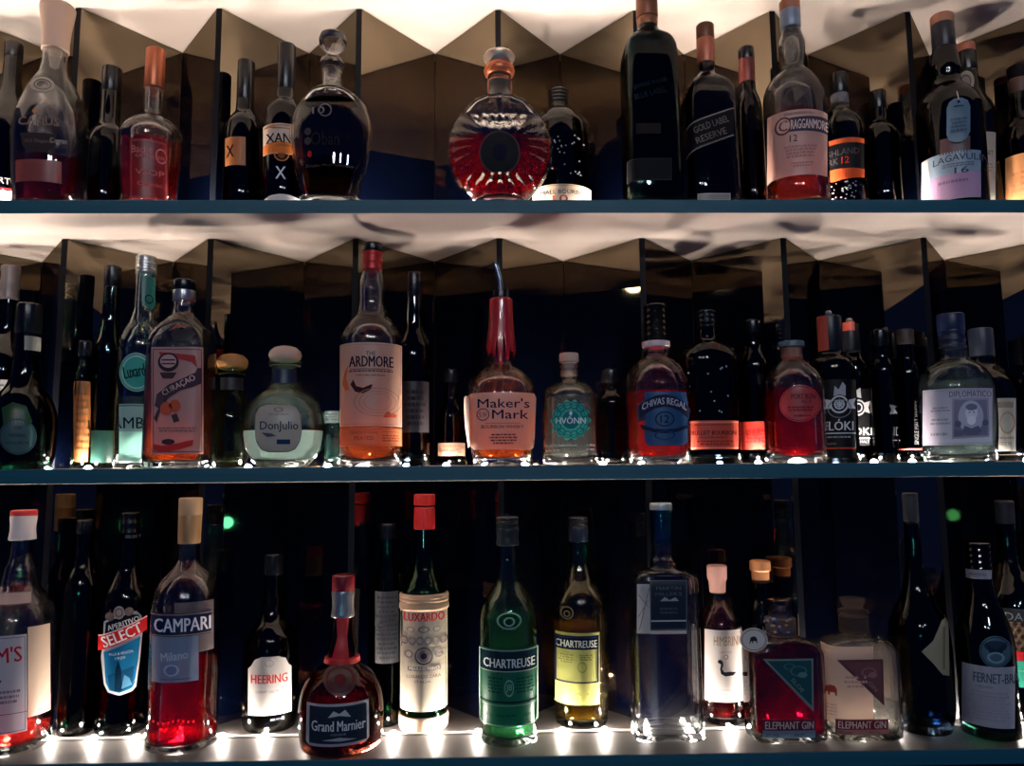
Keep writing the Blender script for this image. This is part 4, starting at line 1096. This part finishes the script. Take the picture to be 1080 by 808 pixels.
# ------------------------------------------------------------------ BOTTOM ROW, behind
b = Bottle('aperitif_bottle', 'dark red aperitif bottle with flared foot and blue shield label with slanted red band', 'bottle', 'B', 130,
           [(560,9),(582,10.2),(598,12),(611,17),(624,23),(638,25.6),(700,25.4),(735,24.2),(752,25.6),(764,26),(771,24.5)], glass((.30,.36,.36),.4), ref=720, Y=1.125)
b.cap('cap', 540, 563, 10.2, BLACK, ridges=2)
b.fill(625, liquid((.10,.008,.012), .3, .15))
b.prints([(('t','SELECT',140,566,14,3),(120,124,134))], name='neck_print', off=.002)
SH = [(109,672),(110,656),(116,652),(124,648),(134,645),(144,646),(149,652),(150,668),(147,700),(143,727),(139,731),(126,734),(114,730),(110,722),(107,695)]
b.label(('p',SH), paper((206,204,210), .3), [(('p',[(111,672),(112,657),(118,653.5),(134,648),(146,650),(148,660),(111,677)]),(20,24,34)), (('p',[(110,688),(147.5,674),(145,700),(141,725),(138,728),(126,731),(116,728),(112,720)]),(24,98,140)),
        (('p',[(114,712),(141,704),(139,726),(126,730),(116,727)]),(20,66,100)), (('p',[(121,729),(122,706),(125,697),(128,706),(129,729)]),(14,40,62)), (('p',[(128,727),(131,712),(136,716),(139,724)]),(70,120,150)), (('t','APERITIVO',130,658,33,5.6,.28,.03),(226,222,220)),
        (('p',[(104.5,671),(154,652.5),(154,668),(104.5,687)]),(206,44,46)), (('p',[(104.5,671),(154,652.5),(154,653.7),(104.5,672.2)]),(236,200,196)), (('t','SELECT',128.5,670.5,42,11.5,.36,.05),(240,236,232)),
        (('t','PILLA & VENEZIA',128,689,24,2.8,.1),(210,216,222)), (('t','1920',127,694,10,2.8,.1),(210,216,222)), (('e',126,646,5.5,7),(150,138,128)), (('e',117,650,4.6,4.6),(110,96,92)), (('e',136,645.5,4.6,4.6),(110,96,92)), (('ring',126,646,4,5,.7),(96,90,92))], name='shield_label')

b = Bottle('liqueur_bottle', 'very dark bottle with faint green shoulder glints, left of the blue shield label', 'bottle', 'B', 83,
           [(556,8.4),(584,9),(597,11),(608,15.5),(618,18),(632,18.6),(755,18.6),(765,17.5)], DARKGREEN, ref=700, Y=1.118)
b.cap('cap', 548, 562, 9.2, BLACK)
b.fill(624, liquid((.12,.01,.015), .3, .1))

b = Bottle('cherry_liqueur_bottle', 'black bottle with bright white arched label and red lettering, behind the light strip', 'bottle', 'B', 286,
           [(600,9.4),(638,10),(650,13),(660,20),(670,26),(684,28.6),(745,29),(758,28),(766,26)], NIGHT, ref=700, Y=1.13)
b.cap('cap', 584, 606, 10, BLACK)
b.label(('p',[(262,755),(262,706),(265,703),(269,696),(276,693),(293,693),(301,696),(304,703),(307,706),(307,755)]), paper((240,236,232), .55), [(('t','HEERING',284,716.5,38,9.4,0,.04),(176,40,40)), (('t','CHERRY LIQUEUR',284,730,28,3.4),(150,140,146)), (('ring',284,700,5,4,.7),(170,160,160))])
b.prints([(('t','25% VOL',291,760,12,2.4),(120,124,140))], name='small_print')

b = Bottle('wine_bottle', 'dark green bottle in shadow between the red ribbon bottle and the straw-topped bottle', 'bottle', 'B', 408,
           [(566,7.5),(586,8),(600,10),(614,13),(626,14),(755,14),(764,13)], glass((.05,.32,.15),.4), ref=690, Y=1.15)
b.cap('cap', 552, 568, 9.4, BLACK)
b.label(('r',396,624,420,700), paper((92,92,96), .25), tiny(398,418,628,696,14,(60,60,66),39))

b = Bottle('maraschino_bottle', 'green-necked bottle with red cap, wicker rim and cream medallion label, glowing at its foot', 'bottle', 'B', 447,
           [(552,10.4),(580,10.8),(598,13),(612,19),(624,24),(640,24.6),(760,24.6),(766,23)], glass((.10,.42,.26),.4), ref=700, Y=1.122)
b.cap('cap', 521, 533, 11.4, solid((200,42,42), .4)); b.cap('neck_foil', 534.6, 558, 11.2, solid((188,36,38), .4), 11.4)
WK = solid((186,152,122), .8)
b.lathe('wicker_rim', [(624,24.6),(625,25.8),(628,26.4),(629,25.4),(631,26.3),(633,25.3),(636,26.4),(639,26.6),(641,25.2)], WK)
b.lathe('wicker_foot', [(750,25.1),(751,26),(754,26.2),(758,25.9),(763,25.6),(766,24)], paper((226,196,170), .4))
b.label(('r',422.5,640,471.5,751), paper((240,226,206), .6), [(('t','LUXARDO',447.5,651,42,9,0,.05),(196,36,42))] + [(('ring',427+8*i,676,4,4.6,.62),(120,108,110)) for i in range(6)] + [(('ring',447,692,9.5,9.5,.8),(80,72,80)), (('ring',447,692,6.5,6.5,.5),(110,100,106)), (('e',447,692,3.4,3.4),(40,40,50)), (('ring',432,690,4.5,4.5,.6),(130,118,118)), (('ring',462,690,4.5,4.5,.6),(130,118,118)),
        (('ring',447,664,6,3.4,.7),(120,108,112)), (('ring',434,664,4,3,.7),(140,126,126)), (('ring',460,664,4,3,.7),(140,126,126)), (('r',431,703,464,707.6),(110,100,100)), (('t','MARASCHINO',447.5,705.3,30,3.4,0,.02),(236,226,210)), (('t','LUXARDO ZARA',447,713.5,34,3.4,0,.02),(110,96,96)), (('t','ITALIA',446,719,16,2.6),(120,104,100))])

b = Bottle('herbal_liqueur_bottle', 'bottle of yellow liqueur with black neck band and yellow-green navy-framed label', 'bottle', 'B', 612.5,
           [(566,9.6),(590,10.2),(604,13.4),(611,16),(619,22),(628,27.2),(639,29.6),(700,29.4),(740,27.8),(757,27.4),(765,25)], glass((.82,.85,.72),.45), ref=710, Y=1.128, wall=.003)
b.cap('cap', 545, 556, 10.4, solid((16,18,26), .3), ridges=3); b.cap('neck_foil', 555, 571, 10.6, solid((18,24,42), .35), 10.2)
b.fill(658, liquid((.93,.62,.14), .5))
b.prints([(('ring',598,647,7,7,.8),(90,84,70)), (('ring',598,648,3.6,3.6,.6),(90,84,70))], name='embossed_crest')
b.label(('r',586,668,632,744), paper((226,224,130), .45), [(('r',586,673,631,685.6),(24,30,56)), (('t','CHARTREUSE',608,679.6,43,7.6,0,.04),(222,222,200)), (('ring',614,704,5,6,.7),(176,170,96))] + frame(586,671,631,721,1.8,(26,32,60)) + tiny(590,606,690,700,4,(150,144,84),40) + tiny(610,626,690,697,3,(150,144,84),41) + [(('t','43%',610,732,6,3),(120,120,70)), (('t','0,7L',622,732,7,3),(120,120,70)), (('r',586,743,632,744),(150,144,90))])

b = Bottle('raspberry_gin_bottle', 'small bottle of pink gin with pinkish wax-dipped stopper and white label with a dark bird', 'bottle', 'B', 760,
           [(612,7.6),(631,8.2),(638,12.5),(646,17.5),(655,21.5),(665,23.3),(755,23.4),(767,21.5)], CLEAR, ref=710, Y=1.125)
b.lathe('wax_stopper', [(596,9),(597,10.4),(610,10.2),(613,8.8),(624,8.2),(625,7)], solid((204,150,138), .6))
b.fill(676, liquid((.70,.08,.09), .4))
b.label(('r',743.5,665,783,741), paper((244,236,232), .55), [(('t','HIMBRINI',766,676.5,26,10,0,.0),(176,140,100)), (('t','LONDON',765,688,12,2.6),(190,160,130)), (('ring',765.5,693,2.6,2.6,.6),(190,150,130)),
        (('p',[(757,699),(757.5,696.5),(760,696),(762.4,698),(762.8,702),(761.5,706),(764,709),(770,708.4),(776,709.5),(773,712.5),(765,713.5),(760.5,711),(759.4,706),(760.4,701)]),(30,28,34))] + tiny(758,776,726,734,2,(210,200,196),42))

b = Bottle('gin_bottle', 'bottle with an orange cork stopper just behind the dark red square-shouldered gin', 'bottle', 'B', 806,
           [(606,8.8),(632,9.4),(638,12),(646,13.6),(658,14),(755,14),(766,13)], SMOKE, ref=700, Y=1.158)
b.lathe('stopper', [(591,9),(592,10.6),(601,10.8),(602.5,9.2),(614,8.8)], solid((208,136,84), .65))
b.label(('r',785,668,800,722), paper((214,190,184), .4), name='label', prints=tiny(787,798,674,716,6,(170,140,136),43))

b = Bottle('rum_bottle', 'big round-shouldered black bottle with a cream diamond label at its right side', 'bottle', 'B', 971,
           [(548,7.4),(590,8.4),(614,11.5),(634,18),(648,25),(662,29),(690,30.5),(740,30),(757,28),(765,26)], NIGHT, ref=700, Y=1.145)
b.cap('cap', 520, 550, 7.6, solid((40,44,50), .5))
b.label(('p',[(972,688),(984,676),(993,655),(1000,652),(1001,714),(994,712),(984,700)]), paper((196,184,150), .4), frame(994,662,996,706,.8,(120,110,90)), name='diamond_label')

b = Bottle('single_malt_bottle', 'dark bottle with bronze lattice, red and turquoise label bands at the lower right edge', 'bottle', 'B', 1072,
           [(548,8.6),(588,9.6),(600,14),(614,22),(628,30),(644,33.5),(755,34),(764,32)], DARKGREEN, ref=700, Y=1.13)
b.cap('cap', 528, 552, 9.2, solid((24,26,34), .3))
lat = []
for i in range(8):
    for j in range(5):
        cx_, cy2 = 1048+7.6*i+(3.8 if j % 2 else 0), 659+6.6*j
        lat.append((('p',[(cx_,cy2-3),(cx_+3,cy2),(cx_,cy2+3),(cx_-3,cy2)]),(60,46,44)))
b.label(('r',1040,643,1103,727), solid((26,34,42), .5), [(('t','DALMORE',1092,651.5,64,8.5),(150,150,150)), (('r',1040,657,1103,688),(140,112,86))] + lat + [(('r',1040,688,1103,698),(206,44,52)), (('r',1040,698,1103,726),(60,170,142)), (('r',1040,708,1103,709.2),(190,210,190)), (('r',1040,716,1103,717.2),(30,110,96))])
